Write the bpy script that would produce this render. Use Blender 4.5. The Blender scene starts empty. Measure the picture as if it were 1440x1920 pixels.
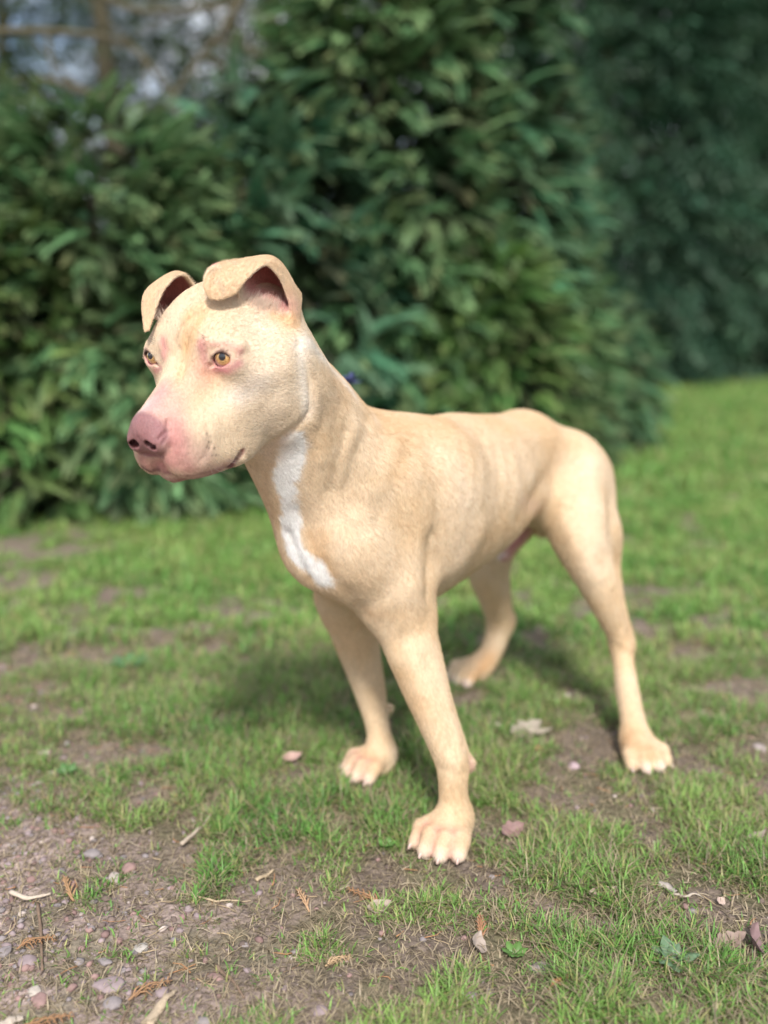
import bpy, math, random
import numpy as np
from mathutils import Vector, Matrix
from mathutils.bvhtree import BVHTree

# ------------------------------------------------------------------ camera, sky, sun, exposure
SC = bpy.context.scene
COL = SC.collection
F_PX, CAM_H, TILT = 1750.0, 0.634, math.atan(340.0 / 1750.0)
cam_data = bpy.data.cameras.new('camera')
cam = bpy.data.objects.new('camera', cam_data)
COL.objects.link(cam)
cam.location = (0, 0, CAM_H)
cam.rotation_euler = (math.pi / 2 - TILT, 0, 0)
cam_data.sensor_fit = 'VERTICAL'
cam_data.sensor_height = 36.0
cam_data.sensor_width = 27.0
cam_data.lens = 36.0 * F_PX / 1920.0
cam_data.clip_start = 0.02
cam_data.clip_end = 2000.0
cam_data.dof.use_dof = True
cam_data.dof.focus_distance = 1.0
cam_data.dof.aperture_fstop = 1.85
SC.camera = cam

SUN_EL, SUN_AZ = math.radians(45), math.radians(3)   # azimuth: 0 = straight behind the camera, plus = from the right
world = bpy.data.worlds.new('World')
SC.world = world
world.use_nodes = True
wn = world.node_tree
sky = wn.nodes.new('ShaderNodeTexSky')
sky.sky_type = 'NISHITA'
sky.sun_disc = False
sky.sun_elevation = SUN_EL
sky.sun_rotation = math.pi - SUN_AZ
sky.air_density = 1.0
sky.dust_density = 2.0
tcw = wn.nodes.new('ShaderNodeTexCoord'); mpw = wn.nodes.new('ShaderNodeMapping'); mpw.inputs['Scale'].default_value = (1, 1, 2.6)
now = wn.nodes.new('ShaderNodeTexNoise'); now.inputs['Scale'].default_value = 2.4; now.inputs['Detail'].default_value = 7.0
crw = wn.nodes.new('ShaderNodeValToRGB'); crw.color_ramp.elements[0].position = .40; crw.color_ramp.elements[1].position = .60
mxw = wn.nodes.new('ShaderNodeMix'); mxw.data_type = 'RGBA'; mxw.inputs['B'].default_value = (6.6, 6.8, 7.2, 1)     # broken bright cloud
wn.links.new(tcw.outputs['Generated'], mpw.inputs['Vector']); wn.links.new(mpw.outputs[0], now.inputs['Vector']); wn.links.new(now.outputs['Fac'], crw.inputs['Fac'])
wn.links.new(crw.outputs['Color'], mxw.inputs['Factor']); wn.links.new(sky.outputs[0], mxw.inputs['A'])
wn.links.new(mxw.outputs['Result'], wn.nodes['Background'].inputs[0])
wn.nodes['Background'].inputs[1].default_value = 0.15
sun_data = bpy.data.lights.new('sun', 'SUN')
sun_data.energy = 4.1
sun_data.angle = math.radians(8.0)
sun_data.color = (1.0, 0.955, 0.89)
sun = bpy.data.objects.new('sun', sun_data)
COL.objects.link(sun)
sun_dir = Vector((math.sin(SUN_AZ) * math.cos(SUN_EL), -math.cos(SUN_AZ) * math.cos(SUN_EL), math.sin(SUN_EL)))
sun.rotation_euler = sun_dir.to_track_quat('Z', 'Y').to_euler()
sun.location = sun_dir * 20
SC.view_settings.view_transform = 'Standard'
SC.view_settings.look = 'None'
SC.view_settings.exposure = 0.24
SC.view_settings.gamma = 1.0
SC.view_settings.use_curve_mapping = False
SC.render.engine = 'CYCLES'
SC.cycles.use_denoising = True
SC.cycles.max_bounces = 6
SC.cycles.diffuse_bounces = 3
SC.cycles.transmission_bounces = 4

# ------------------------------------------------------------------ helpers
CT, ST = math.cos(TILT), math.sin(TILT)
def pt(u, v, Y):
    """a point of the place: seen at (u, v) on a 1440x1920 survey frame, Y metres ahead of the camera foot"""
    r, up = (u - 720) / F_PX, (960 - v) / F_PX
    d = np.array([r, CT + ST * up, -ST + CT * up])
    p = d * (Y / d[1])
    return p + np.array([0, 0, CAM_H])
def gpt(u, v, z=0.0):
    r, up = (u - 720) / F_PX, (960 - v) / F_PX
    d = np.array([r, CT + ST * up, -ST + CT * up])
    return d * ((z - CAM_H) / d[2]) + np.array([0, 0, CAM_H])
def uv_of(p):
    p = np.asarray(p, float) - np.array([0, 0, CAM_H])
    x = p[..., 0]; f = p[..., 1] * CT - p[..., 2] * ST; up = p[..., 1] * ST + p[..., 2] * CT
    return np.stack([720 + F_PX * x / f, 960 - F_PX * up / f], -1)

def mesh_from(name, verts, faces, mat=None, smooth=True, cols=None):
    """verts (N,3), faces list of (M,k) int arrays; one mesh"""
    me = bpy.data.meshes.new(name)
    verts = np.asarray(verts, np.float32)
    fl = [np.asarray(f, np.int32) for f in (faces if isinstance(faces, list) else [faces])]
    nl = sum(f.size for f in fl); nf = sum(len(f) for f in fl)
    me.vertices.add(len(verts)); me.vertices.foreach_set('co', verts.ravel())
    me.loops.add(nl); me.polygons.add(nf)
    me.loops.foreach_set('vertex_index', np.concatenate([f.ravel() for f in fl]).astype(np.int32))
    tot = np.concatenate([np.full(len(f), f.shape[1], np.int32) for f in fl])
    start = np.concatenate([[0], np.cumsum(tot)[:-1]]).astype(np.int32)
    me.polygons.foreach_set('loop_start', start)
    me.update(calc_edges=True)
    if smooth:
        me.polygons.foreach_set('use_smooth', np.ones(nf, bool))
    if cols is not None:
        ca = me.color_attributes.new('Col', 'FLOAT_COLOR', 'POINT')
        c4 = np.ones((len(verts), 4), np.float32); c4[:, :3] = cols
        ca.data.foreach_set('color', c4.ravel())
    if mat: me.materials.append(mat)
    me.validate()
    return me
def link(name, data, parent=None):
    o = bpy.data.objects.new(name, data)
    COL.objects.link(o)
    if parent is not None: o.parent = parent
    return o
def tag(o, label=None, cat=None, group=None, kind=None):
    if label: o['label'] = label
    if cat: o['category'] = cat
    if group: o['group'] = group
    if kind: o['kind'] = kind
    return o
def material(name, rough=0.7, spec=0.3):
    m = bpy.data.materials.new(name); m.use_nodes = True
    b = m.node_tree.nodes['Principled BSDF']
    b.inputs['Roughness'].default_value = rough
    b.inputs['Specular IOR Level'].default_value = spec
    return m, m.node_tree, b
def nd(nt, t, **kw):
    n = nt.nodes.new(t)
    for k, v in kw.items():
        if k in n.inputs: n.inputs[k].default_value = v
        else: setattr(n, k, v)
    return n
def _hash(ix, iy, iz, seed):
    h = (ix * 374761393 + iy * 668265263 + iz * 2147483647 + seed * 1274126177) & 0xffffffff
    h = ((h ^ (h >> 13)) * 1274126177) & 0xffffffff
    return ((h ^ (h >> 16)) & 0xffff) / 65535.0
def vnoise(p, scale, seed=0):
    """value noise of points (N,3) -> 0..1"""
    q = np.asarray(p, np.float64) * scale
    i = np.floor(q).astype(np.int64); f = q - i; f = f * f * (3 - 2 * f)
    r = 0
    for dx in (0, 1):
        for dy in (0, 1):
            for dz in (0, 1):
                w = (f[:, 0] if dx else 1 - f[:, 0]) * (f[:, 1] if dy else 1 - f[:, 1]) * (f[:, 2] if dz else 1 - f[:, 2])
                r = r + w * _hash(i[:, 0] + dx, i[:, 1] + dy, i[:, 2] + dz, seed)
    return r
def fbm(p, scale, octs=4, seed=0):
    r = 0; a = 0.5; t = 0
    for o in range(octs):
        r = r + a * vnoise(p, scale * 2 ** o, seed + o); t += a; a *= 0.55
    return r / t
def sstep(a, b, x):
    t = np.clip((x - a) / (b - a), 0, 1); return t * t * (3 - 2 * t)

DOG_RES = (.0012, .003)
FUR_N = 360000
HEAD_POSE = (0.576, 0.244, 0.0, 1.0, -.182, .99, .6148)
# ------------------------------------------------------------------ the dog's body: one implicit surface, meshed once
def axis(lo, hi, f0, f1, fine, coarse):
    out = [lo]
    while out[-1] < hi:
        x = out[-1]
        d = max(f0 - x, x - f1, 0.0)
        out.append(x + fine + (coarse - fine) * min(d / 0.05, 1.0))
    return np.array(out, np.float32)
GF, GC = DOG_RES
XS = axis(-0.30, 0.46, -0.275, -0.085, GF, GC)
YS = axis(0.82, 1.80, 0.86, 1.06, GF, GC)
ZS = axis(-0.03, 0.74, 0.45, 0.72, GF, GC)
FLD = np.full((len(XS), len(YS), len(ZS)), 0.5, np.float32)

def _box(lo, hi):
    s = []
    for A, l, h in zip((XS, YS, ZS), lo, hi):
        i0 = max(int(np.searchsorted(A, l)) - 1, 0); i1 = min(int(np.searchsorted(A, h)) + 1, len(A))
        if i1 - i0 < 2: return None
        s.append(slice(i0, i1))
    return tuple(s)
def _coords(s):
    return XS[s[0]][:, None, None], YS[s[1]][None, :, None], ZS[s[2]][None, None, :]
def smin(a, b, k):
    h = np.maximum(k - np.abs(a - b), 0) / k
    return np.minimum(a, b) - h * h * (k * 0.25)
def comb(s, d, k, sub):
    f = FLD[s]
    if sub: FLD[s] = -smin(-f, d, k)
    else: FLD[s] = smin(f, d, k)
def cap(a, b, ra, rb, k=0.02, sub=False):
    """round cone between two points"""
    a = np.asarray(a, np.float64); b = np.asarray(b, np.float64); m = max(ra, rb) + k + 0.004
    s = _box(np.minimum(a, b) - m, np.maximum(a, b) + m)
    if s is None: return
    X, Y, Z = _coords(s); ab = b - a; L2 = float(ab @ ab) + 1e-12
    X = X - np.float32(a[0]); Y = Y - np.float32(a[1]); Z = Z - np.float32(a[2]); ab = ab.astype(np.float32)
    t = np.clip((X * ab[0] + Y * ab[1] + Z * ab[2]) / np.float32(L2), 0, 1)
    d = np.sqrt((X - t * ab[0]) ** 2 + (Y - t * ab[1]) ** 2 + (Z - t * ab[2]) ** 2) - (np.float32(ra) + t * np.float32(rb - ra))
    comb(s, d, np.float32(k), sub)
def ell(c, r, R=None, k=0.02, sub=False):
    """ellipsoid: centre, radii along the columns of R"""
    c = np.asarray(c, np.float64); r = np.asarray(r, np.float64)
    R = np.eye(3) if R is None else np.asarray(R)
    e = np.sqrt(((R * r[None, :]) ** 2).sum(1)) + k + 0.004
    s = _box(c - e, c + e)
    if s is None: return
    X, Y, Z = _coords(s)
    X = X - np.float32(c[0]); Y = Y - np.float32(c[1]); Z = Z - np.float32(c[2]); R = R.astype(np.float32); r = r.astype(np.float32)
    q = [(X * R[0, i] + Y * R[1, i] + Z * R[2, i]) / r[i] for i in range(3)]
    k0 = np.sqrt(q[0] ** 2 + q[1] ** 2 + q[2] ** 2)
    k1 = np.sqrt((q[0] / r[0]) ** 2 + (q[1] / r[1]) ** 2 + (q[2] / r[2]) ** 2)
    d = np.where(k0 < 1e-5, -r.min(), k0 * (k0 - 1) / np.maximum(k1, 1e-5))
    comb(s, d.astype(np.float32), np.float32(k), sub)
def catmull(P, n):
    """resample control points along axis 0 to n with Catmull-Rom"""
    P = np.asarray(P, float); m = len(P); out = []
    ext = np.concatenate([[2 * P[0] - P[1]], P, [2 * P[-1] - P[-2]]])
    for t in np.linspace(0, m - 1 - 1e-9, n):
        i = int(t); f = t - i; p0, p1, p2, p3 = ext[i:i + 4]
        out.append(.5 * ((2 * p1) + (-p0 + p2) * f + (2 * p0 - 5 * p1 + 4 * p2 - p3) * f * f + (-p0 + 3 * p1 - 3 * p2 + p3) * f ** 3))
    return np.array(out)
def chain(pts, rs, k=0.015, sub=False, n=6):
    """a smoothly tapering tube through points"""
    T = catmull(np.concatenate([np.asarray(pts, float), np.asarray(rs, float)[:, None]], 1), (len(pts) - 1) * n + 1)
    P, R = T[:, :3], T[:, 3]; m = R.max() + k + 0.004
    s = _box(P.min(0) - m, P.max(0) + m)
    if s is None: return
    X, Y, Z = _coords(s); D = np.full((X.shape[0], Y.shape[1], Z.shape[2]), 0.5, np.float32)
    for i in range(len(P) - 1):
        a, b = P[i], P[i + 1]; mm = max(R[i], R[i + 1]) + k + 0.004
        q = _box(np.minimum(a, b) - mm, np.maximum(a, b) + mm)
        if q is None: continue
        x, y, z = _coords(q); l = tuple(slice(q[j].start - s[j].start, q[j].stop - s[j].start) for j in range(3))
        l = tuple(slice(max(e.start, 0), e.stop) for e in l)
        x, y, z = XS[s[0]][l[0]][:, None, None], YS[s[1]][l[1]][None, :, None], ZS[s[2]][l[2]][None, None, :]
        ab = (b - a).astype(np.float32); L2 = np.float32(ab @ ab + 1e-12)
        x = x - np.float32(a[0]); y = y - np.float32(a[1]); z = z - np.float32(a[2])
        t = np.clip((x * ab[0] + y * ab[1] + z * ab[2]) / L2, 0, 1)
        d = np.sqrt((x - t * ab[0]) ** 2 + (y - t * ab[1]) ** 2 + (z - t * ab[2]) ** 2) - (np.float32(R[i]) + t * np.float32(R[i + 1] - R[i]))
        D[l] = smin(D[l], d, np.float32(.003))
    comb(s, D, np.float32(k), sub)
def frame(fwd, up=(0, 0, 1)):
    """columns: side, fwd, up"""
    f = np.asarray(fwd, float); f = f / np.linalg.norm(f)
    s = np.cross(f, up); s /= np.linalg.norm(s)
    return np.stack([s, f, np.cross(s, f)], 1)
def sheet(V, Fc, thick, k=0.004):
    """thin shell round a triangulated surface; thick is per-vertex half thickness"""
    bvh = BVHTree.FromPolygons([tuple(p) for p in V], [tuple(int(i) for i in f) for f in Fc])
    m = 0.012
    s = _box(V.min(0) - m, V.max(0) + m)
    xs, ys, zs = XS[s[0]], YS[s[1]], ZS[s[2]]
    d = np.full((len(xs), len(ys), len(zs)), 0.02, np.float32)
    # only look near the surface: mark cells round a dense sampling of it
    mark = np.zeros(d.shape, bool)
    ix = np.searchsorted(xs, V[:, 0]); iy = np.searchsorted(ys, V[:, 1]); iz = np.searchsorted(zs, V[:, 2])
    w = 5
    for a, b, c in set(zip(ix.tolist(), iy.tolist(), iz.tolist())):
        mark[max(a - w, 0):a + w, max(b - w, 0):b + w, max(c - w, 0):c + w] = True
    for i, j, l in np.argwhere(mark):
        h = bvh.find_nearest((float(xs[i]), float(ys[j]), float(zs[l])), 0.02)
        if h[0] is not None:
            d[i, j, l] = h[3] - thick[Fc[h[2]][0]]
    comb(s, d, np.float32(k), False)

# ---- torso, in a frame along the spine: a = towards the tail, n = towards the dog's left flank (the one in view)
SP = np.array([0.0, 1.20, 0.0]); AX = np.array([0.63, 0.777, 0.0]); NR = np.array([0.777, -0.63, 0.0]); UP = np.array([0.0, 0, 1])
def bp(a, n, z): return SP + AX * a + NR * n + UP * z
def brot(tilt=0.0, yaw=0.0):
    """spine frame tilted nose-down by tilt (rad)"""
    a = AX * math.cos(yaw) + NR * math.sin(yaw); n = NR * math.cos(yaw) - AX * math.sin(yaw)
    A2 = a * math.cos(tilt) + UP * math.sin(tilt); U2 = UP * math.cos(tilt) - a * math.sin(tilt)
    return np.stack([A2, n, U2], 1)

def build_body():
    ell(bp(.140, 0, .393), (.180, .096, .107), brot(.12), k=.03)         # rib cage
    ell(bp(.03, .006, .385), (.105, .078, .112), brot(-.1), k=.05)       # chest
    cap(bp(.06, 0, .455), bp(.15, 0, .457), .043, .043, k=.04)           # withers
    cap(bp(.14, 0, .457), bp(.34, 0, .455), .05, .053, k=.04)            # back
    cap(bp(.22, 0, .405), bp(.38, 0, .415), .076, .068, k=.04)           # loin
    ell(bp(.388, -.024, .425), (.080, .062, .073), brot(-.35), k=.04)    # rump
    cap(bp(.00, 0, .310), bp(.14, 0, .318), .030, .026, k=.04)             # sternum
    # ---- neck
    chain([bp(.05, 0, .415), pt(636, 885, 1.15), pt(556, 778, 1.08), pt(485, 700, 1.03)], [.098, .083, .066, .056], k=.035)
    chain([bp(.09, 0, .445), pt(648, 834, 1.19), pt(564, 748, 1.12), pt(507, 690, 1.06)], [.045, .041, .036, .026], k=.04)   # crest
    chain([pt(606, 1000, 1.14), pt(568, 900, 1.10), pt(520, 810, 1.06)], [.055, .048, .044], k=.03)   # throat
    # ---- shoulders
    blade, point, elbow = bp(.055, .036, .455), pt(652, 1025, 1.125), pt(740, 1125, 1.145)
    chain([blade, pt(690, 920, 1.165), point], [.036, .052, .050], k=.06)
    cap(point, elbow, .050, .036, k=.04)
    cap(pt(725, 960, 1.18), elbow, .045, .033, k=.04)
    blade, point, elbow = bp(.06, -.04, .455), bp(-.045, -.045, .350), pt(655, 1130, 1.32)
    cap(blade, point, .034, .042, k=.045); cap(point, elbow, .042, .042, k=.04)
    # ---- near fore leg
    chain([pt(740, 1115, 1.145), pt(770, 1205, 1.135), pt(795, 1280, 1.120), pt(820, 1350, 1.105), pt(846, 1425, 1.092),
           pt(850, 1480, 1.086), pt(853, 1545, 1.085)], [.040, .0342, .0288, .0235, .0195, .0165, .0185], k=.018)
    ell(pt(796, 1158, 1.145), (.012, .012, .020), k=.015)                # elbow point
    cap(pt(838, 1330, 1.118), pt(874, 1430, 1.104), .006, .0082, k=.012)  # tendon down to the stopper pad
    ell(pt(881, 1433, 1.103), (.0078, .0082, .0092), k=.006)
    # ---- far fore leg
    cap(bp(.06, -.05, .41), pt(680, 1110, 1.29), .042, .036, k=.045)
    chain([pt(655, 1120, 1.295), pt(668, 1200, 1.293), pt(690, 1280, 1.290), pt(706, 1350, 1.280), pt(712, 1395, 1.272),
           pt(710, 1426, 1.268)], [.044, .0312, .0232, .0165, .0163, .0175], k=.018)
    ell(pt(732, 1328, 1.298), (.006, .006, .008), k=.012)
    # ---- near hind leg
    hok = pt(1165, 1212, 1.405)
    cap(bp(.38, 0, .405), pt(1068, 905, 1.50), .045, .05, k=.05)
    ell(pt(1072, 925, 1.50), (.070, .045, .088), brot(.2, -.15), k=.04)
    chain([pt(1060, 885, 1.52), pt(1083, 985, 1.43), pt(1106, 1055, 1.395), pt(1135, 1125, 1.390), pt(1155, 1180, 1.398), hok],
          [.064, .0495, .0350, .0245, .0172, .0143], k=.025)
    cap(pt(1095, 900, 1.53), pt(1120, 1010, 1.45), .042, .033, k=.03)
    cap(pt(1122, 1000, 1.46), pt(1172, 1200, 1.418), .025, .0075, k=.035)
    cap(pt(1118, 1060, 1.415), pt(1150, 1150, 1.41), .016, .010, k=.02)  # Achilles
    chain([hok, pt(1176, 1290, 1.365), pt(1190, 1365, 1.325), pt(1199, 1403, 1.302)], [.0143, .0160, .0175, .0195], k=.015)
    # ---- far hind leg
    chain([bp(.36, -.01, .40), bp(.43, -.07, .375), bp(.47, -.105, .335)], [.05, .060, .055], k=.06)
    chain([pt(945, 955, 1.66), pt(915, 1045, 1.63), pt(925, 1110, 1.635), pt(940, 1165, 1.66)], [.055, .042, .0305, .0228], k=.02)
    chain([pt(940, 1165, 1.66), pt(920, 1225, 1.642), pt(894, 1260, 1.624)], [.0228, .0192, .0195], k=.015)
    ell(pt(957, 1158, 1.675), (.009, .009, .012), k=.012)
    # ---- skin between loin and thigh, sheath
    cap(pt(1000, 932, 1.46), pt(1040, 930, 1.44), .022, .022, k=.025)
    chain([pt(1005, 978, 1.52), pt(972, 1010, 1.50), pt(944, 1044, 1.485)], [.014, .0125, .0105], k=.006)
    ell(pt(1018, 985, 1.60), (.022, .022, .022), k=.012)
    # ---- tail, carried down behind the rump
    chain([bp(.47, -.02, .44), bp(.505, -.04, .38), bp(.515, -.06, .30)], [.024, .017, .010], k=.02)

def paw(center, fwd, s=1.0, toes=4, splay=1.0):
    """four toes on a pad; center on the ground under the knuckles"""
    c = np.asarray(center, float).copy(); R = frame(fwd)
    def P(x, y, z): return c + (R[:, 0] * x + R[:, 1] * y) * s + np.array([0, 0, z * s])
    cap(P(0, -.030, .030), P(0, -.004, .027), .024 * s, .021 * s, k=.018)
    ell(P(0, -.012, .012), (.026 * s, .026 * s, .012 * s), R, k=.012)
    info = []
    for i, (x0, x1, y1, y2) in enumerate(((-.021, -.031, .012, .030), (-.0075, -.0115, .024, .046), (.0075, .0115, .024, .046), (.021, .031, .012, .030))):
        x1 *= splay * 1.05
        y1, y2 = y1 * .85, y2 * .80
        a, b, e = P(x0 * .8, -.012, .033), P(x1 * .90, y1, .028), P(x1 * .98, y2, .0125)
        cap(a, b, .0120 * s, .0130 * s, k=.007)
        cap(b, e, .0130 * s, .0110 * s, k=.003)
        info.append((b, e, P(x1 * 1.12, y2 + .012, .006), P(x1 * 1.16, y2 + .02, .001)))
    return info

PAWS = {}
def build_paws():
    g = gpt(834, 1591); PAWS['nf'] = paw(g, (-.50, -.86, 0), .90)
    g = gpt(692, 1454); PAWS['ff'] = paw(g, (-.80, -.60, 0), .84)
    g = gpt(1204, 1434); PAWS['nh'] = paw(g, (.22, -.97, 0), .86)
    g = gpt(878, 1278); PAWS['fh'] = paw(g, (-.85, -.52, 0), .88)

# ---- head, in its own frame: x = dog's left, y = towards the nose, z = up; origin between the eyes
HY, HP, HR, HS = HEAD_POSE[:4]
HO = np.array(HEAD_POSE[4:7])
def _headmat():
    L = np.array([math.cos(HY), -math.sin(HY), 0]); Fh = np.array([-math.sin(HY), -math.cos(HY), 0]); U = np.array([0, 0, 1.0])
    F2 = Fh * math.cos(HP) - U * math.sin(HP); U2 = U * math.cos(HP) + Fh * math.sin(HP)
    L2 = L * math.cos(HR) + U2 * math.sin(HR); U3 = U2 * math.cos(HR) - L * math.sin(HR)
    return np.stack([L2, F2, U3], 1)
HM = _headmat()
def hp(x, y, z): return HO + HM @ (np.array([x, y, z]) * HS)
def hr(rx=0, rz=0):
    """head frame turned about its own x (pitch) and z (yaw)"""
    c, s = math.cos(rx), math.sin(rx); cz, sz = math.cos(rz), math.sin(rz)
    Rx = np.array([[1, 0, 0], [0, c, -s], [0, s, c]]); Rz = np.array([[cz, -sz, 0], [sz, cz, 0], [0, 0, 1]])
    return HM @ Rz @ Rx
EYE = (.0475, .027, .0)
EYE_R = .0125

def ear(rows, n=48, m=40, t0=.0016, t1=.0012):
    """rows[i] = control points from one edge to the other, base row first"""
    G = np.array([catmull([pt(*q) for q in r], m) for r in rows])
    G = catmull(G, n)
    V = G.reshape(-1, 3)
    i, j = np.meshgrid(np.arange(n - 1), np.arange(m - 1), indexing='ij'); q = (i * m + j).ravel()
    Fc = np.concatenate([np.stack([q, q + 1, q + m + 1], 1), np.stack([q, q + m + 1, q + m], 1)])
    t = np.repeat(np.linspace(t0, t1, n), m)
    sheet(V, Fc, t)
    return G

EARS = []
def build_head():
    E = ell; H = hp
    def both(f):
        for s in (1, -1): f(s)
    E(H(0, -.048, .010), np.array((.064, .080, .056)), hr(.1), k=.02)                    # cranium
    E(H(0, -.002, .014), np.array((.045, .040, .036)), hr(-.5), k=.03)                   # brow
    both(lambda s: E(H(.029 * s, .012, .014), np.array((.022, .022, .019)), hr(), k=.02))
    both(lambda s: E(H(.035 * s, .004, -.016), np.array((.031, .033, .040)), hr(), k=.025))   # eye region
    both(lambda s: E(H(.051 * s, -.045, -.045), np.array((.034, .054, .058)), hr(), k=.03))   # jaw muscle
    both(lambda s: cap(H(.050 * s, .000, -.016), H(.064 * s, -.045, -.012), .015, .018, k=.03))  # cheek bone
    cap(H(0, .010, -.026), H(0, .094, -.0545), .038, .0235, k=.02)                         # bridge of the muzzle
    both(lambda s: cap(H(.030 * s, .012, -.050), H(.020 * s, .074, -.066), .030, .022, k=.02))
    both(lambda s: E(H(.0225 * s, .072, -.083), np.array((.0225, .037, .030)), hr(.10, .12 * s), k=.014))   # flews
    both(lambda s: E(H(.032 * s, .028, -.084), np.array((.019, .040, .032)), hr(.15, .15 * s), k=.02))
    cap(H(0, -.050, -.092), H(0, .050, -.099), .036, .019, k=.022)                       # lower jaw
    cap(H(0, .050, -.100), H(0, .084, -.101), .019, .014, k=.01)
    # nose leather
    E(H(0, .1035, -.0545), np.array((.0220, .0165, .0180)), hr(.15), k=.008)
    both(lambda s: E(H(.0138 * s, .1052, -.0620), np.array((.0118, .0155, .0145)), hr(), k=.004))
    both(lambda s: cap(H(.0088 * s, .1200, -.0625), H(.0150 * s, .1170, -.0640), .0042, .0034, k=.002, sub=True))
    both(lambda s: cap(H(.0150 * s, .1160, -.0640), H(.0215 * s, .1110, -.0610), .0022, .0010, k=.002, sub=True))   # nostril
    both(lambda s: cap(H(.0095 * s, .118, -.0630), H(.0095 * s, .104, -.0610), .0036, .003, k=.002, sub=True))
    cap(H(0, .1225, -.056), H(0, .114, -.094), .0010, .0014, k=.005, sub=True)           # philtrum
    both(lambda s: cap(H(.027 * s, .101, -.068), H(.004 * s, .113, -.084), .0006, .001, k=.004, sub=True))
    # mouth line
    for s in (1, -1):
        ml = [H(0, .112, -.090), H(.010 * s, .105, -.104), H(.024 * s, .086, -.1135), H(.034 * s, .062, -.1165), H(.043 * s, .044, -.1110), H(.049 * s, .034, -.0990)]
        chain(ml, [.0016, .0024, .0026, .0024, .0034, .0024], k=.004, sub=True)
    # eyes: lid mound, then the opening
    for s in (1, -1):
        ex, ey, ez = EYE[0] * s, EYE[1], EYE[2]
        E(H(ex, ey - .002, ez), np.array((.0185, .0150, .0158)), hr(), k=.012)
        cap(H(ex - .019 * s, ey + .005, ez + .0100), H(ex + .016 * s, ey - .007, ez + .0100), .0042, .004, k=.008)   # upper lid fold
        Ro = hr(0, -.50 * s)
        cap(H(ex - .0110 * s, ey + .0150, ez - .0050), H(ex + .0150 * s, ey + .0015, ez + .0010), .0022, .0016, k=.002, sub=True)
        E(H(ex + .002 * s, ey + .0125, ez + .0), np.array((.0110, .0110, .0066)), Ro, k=.002, sub=True)
        E(H(ex, ey, ez), np.array((.0126, .0126, .0126)), hr(), k=.0005, sub=True)
    # furrows of the forehead
    cap(H(0, .036, .010), H(.0, -.022, .066), .002, .002, k=.010, sub=True)
    both(lambda s: cap(H(.010 * s, .030, .022), H(.012 * s, -.008, .060), .001, .0005, k=.009, sub=True))
    # ears: near then far; each row runs along the width, rows run from the base over the fold to the tip
    near = [
        [(452, 566, .965), (478, 552, 1.000), (512, 545, 1.025), (545, 560, 1.022), (556, 596, .998), (546, 612, .985)],
        [(446, 540, .965), (472, 520, 1.005), (510, 512, 1.035), (545, 530, 1.030), (556, 566, 1.000), (547, 583, .988)],
        [(436, 520, .962), (462, 500, 1.000), (505, 490, 1.030), (535, 508, 1.028), (547, 538, .998), (536, 548, .986)],
        [(418, 506, .955), (445, 494, .985), (495, 482, 1.010), (518, 488, 1.010), (531, 508, .990), (524, 520, .980)],
        [(397, 503, .948), (415, 493, .962), (455, 489, .982), (490, 483, .985), (508, 488, .975), (500, 497, .968)],
        [(386, 515, .944), (396, 503, .950), (425, 503, .957), (452, 503, .962), (472, 503, .960), (479, 506, .957)],
        [(383, 532, .942), (392, 524, .944), (410, 522, .947), (430, 522, .949), (450, 523, .950), (457, 528, .950)],
        [(386, 548, .941), (394, 546, .941), (408, 546, .942), (421, 546, .943), (434, 547, .944), (440, 550, .945)],
        [(393, 559, .941), (398, 560, .940), (405, 561, .940), (411, 561, .940), (417, 560, .941), (421, 558, .942)]]
    far = [
        [(372, 556, 1.030), (352, 560, 1.055), (326, 572, 1.065), (308, 590, 1.055), (302, 606, 1.035)],
        [(367, 540, 1.030), (345, 535, 1.060), (316, 548, 1.072), (298, 570, 1.060), (292, 592, 1.035)],
        [(356, 526, 1.025), (338, 520, 1.055), (308, 530, 1.065), (290, 550, 1.055), (284, 575, 1.030)],
        [(345, 515, 1.015), (328, 512, 1.035), (300, 527, 1.045), (283, 545, 1.040), (276, 568, 1.020)],
        [(328, 519, 1.000), (314, 520, 1.010), (292, 532, 1.020), (275, 548, 1.018), (270, 570, 1.010)],
        [(308, 541, .985), (298, 539, .990), (283, 545, .996), (271, 560, .998), (268, 580, .996)],
        [(294, 570, .975), (288, 568, .978), (279, 570, .981), (271, 579, .983), (269, 592, .983)],
        [(286, 597, .970), (282, 597, .971), (277, 598, .972), (272, 601, .973), (270, 606, .973)],
        [(279, 619, .968), (277, 619, .968), (275, 620, .968), (273, 621, .968), (272, 622, .968)]]
    EARS.append(ear(near)); EARS.append(ear(far))
    # roots of the ears
    cap(pt(535, 600, 1.0), pt(552, 560, 1.018), .010, .006, k=.014)
    cap(pt(480, 575, 1.0), pt(520, 565, 1.03), .012, .009, k=.014)
    cap(pt(345, 575, 1.05), pt(320, 590, 1.06), .010, .008, k=.014)

def build_folds():
    """grooves and ridges of skin and muscle"""
    g = [((648, 815, 1.05), (632, 870, 1.04), (618, 912, 1.04)), ((690, 800, 1.1), (668, 850, 1.07), (655, 890, 1.06)),
         ((566, 660, 1.0), (590, 735, 1.0), (580, 790, 1.0))]
    return g

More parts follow.
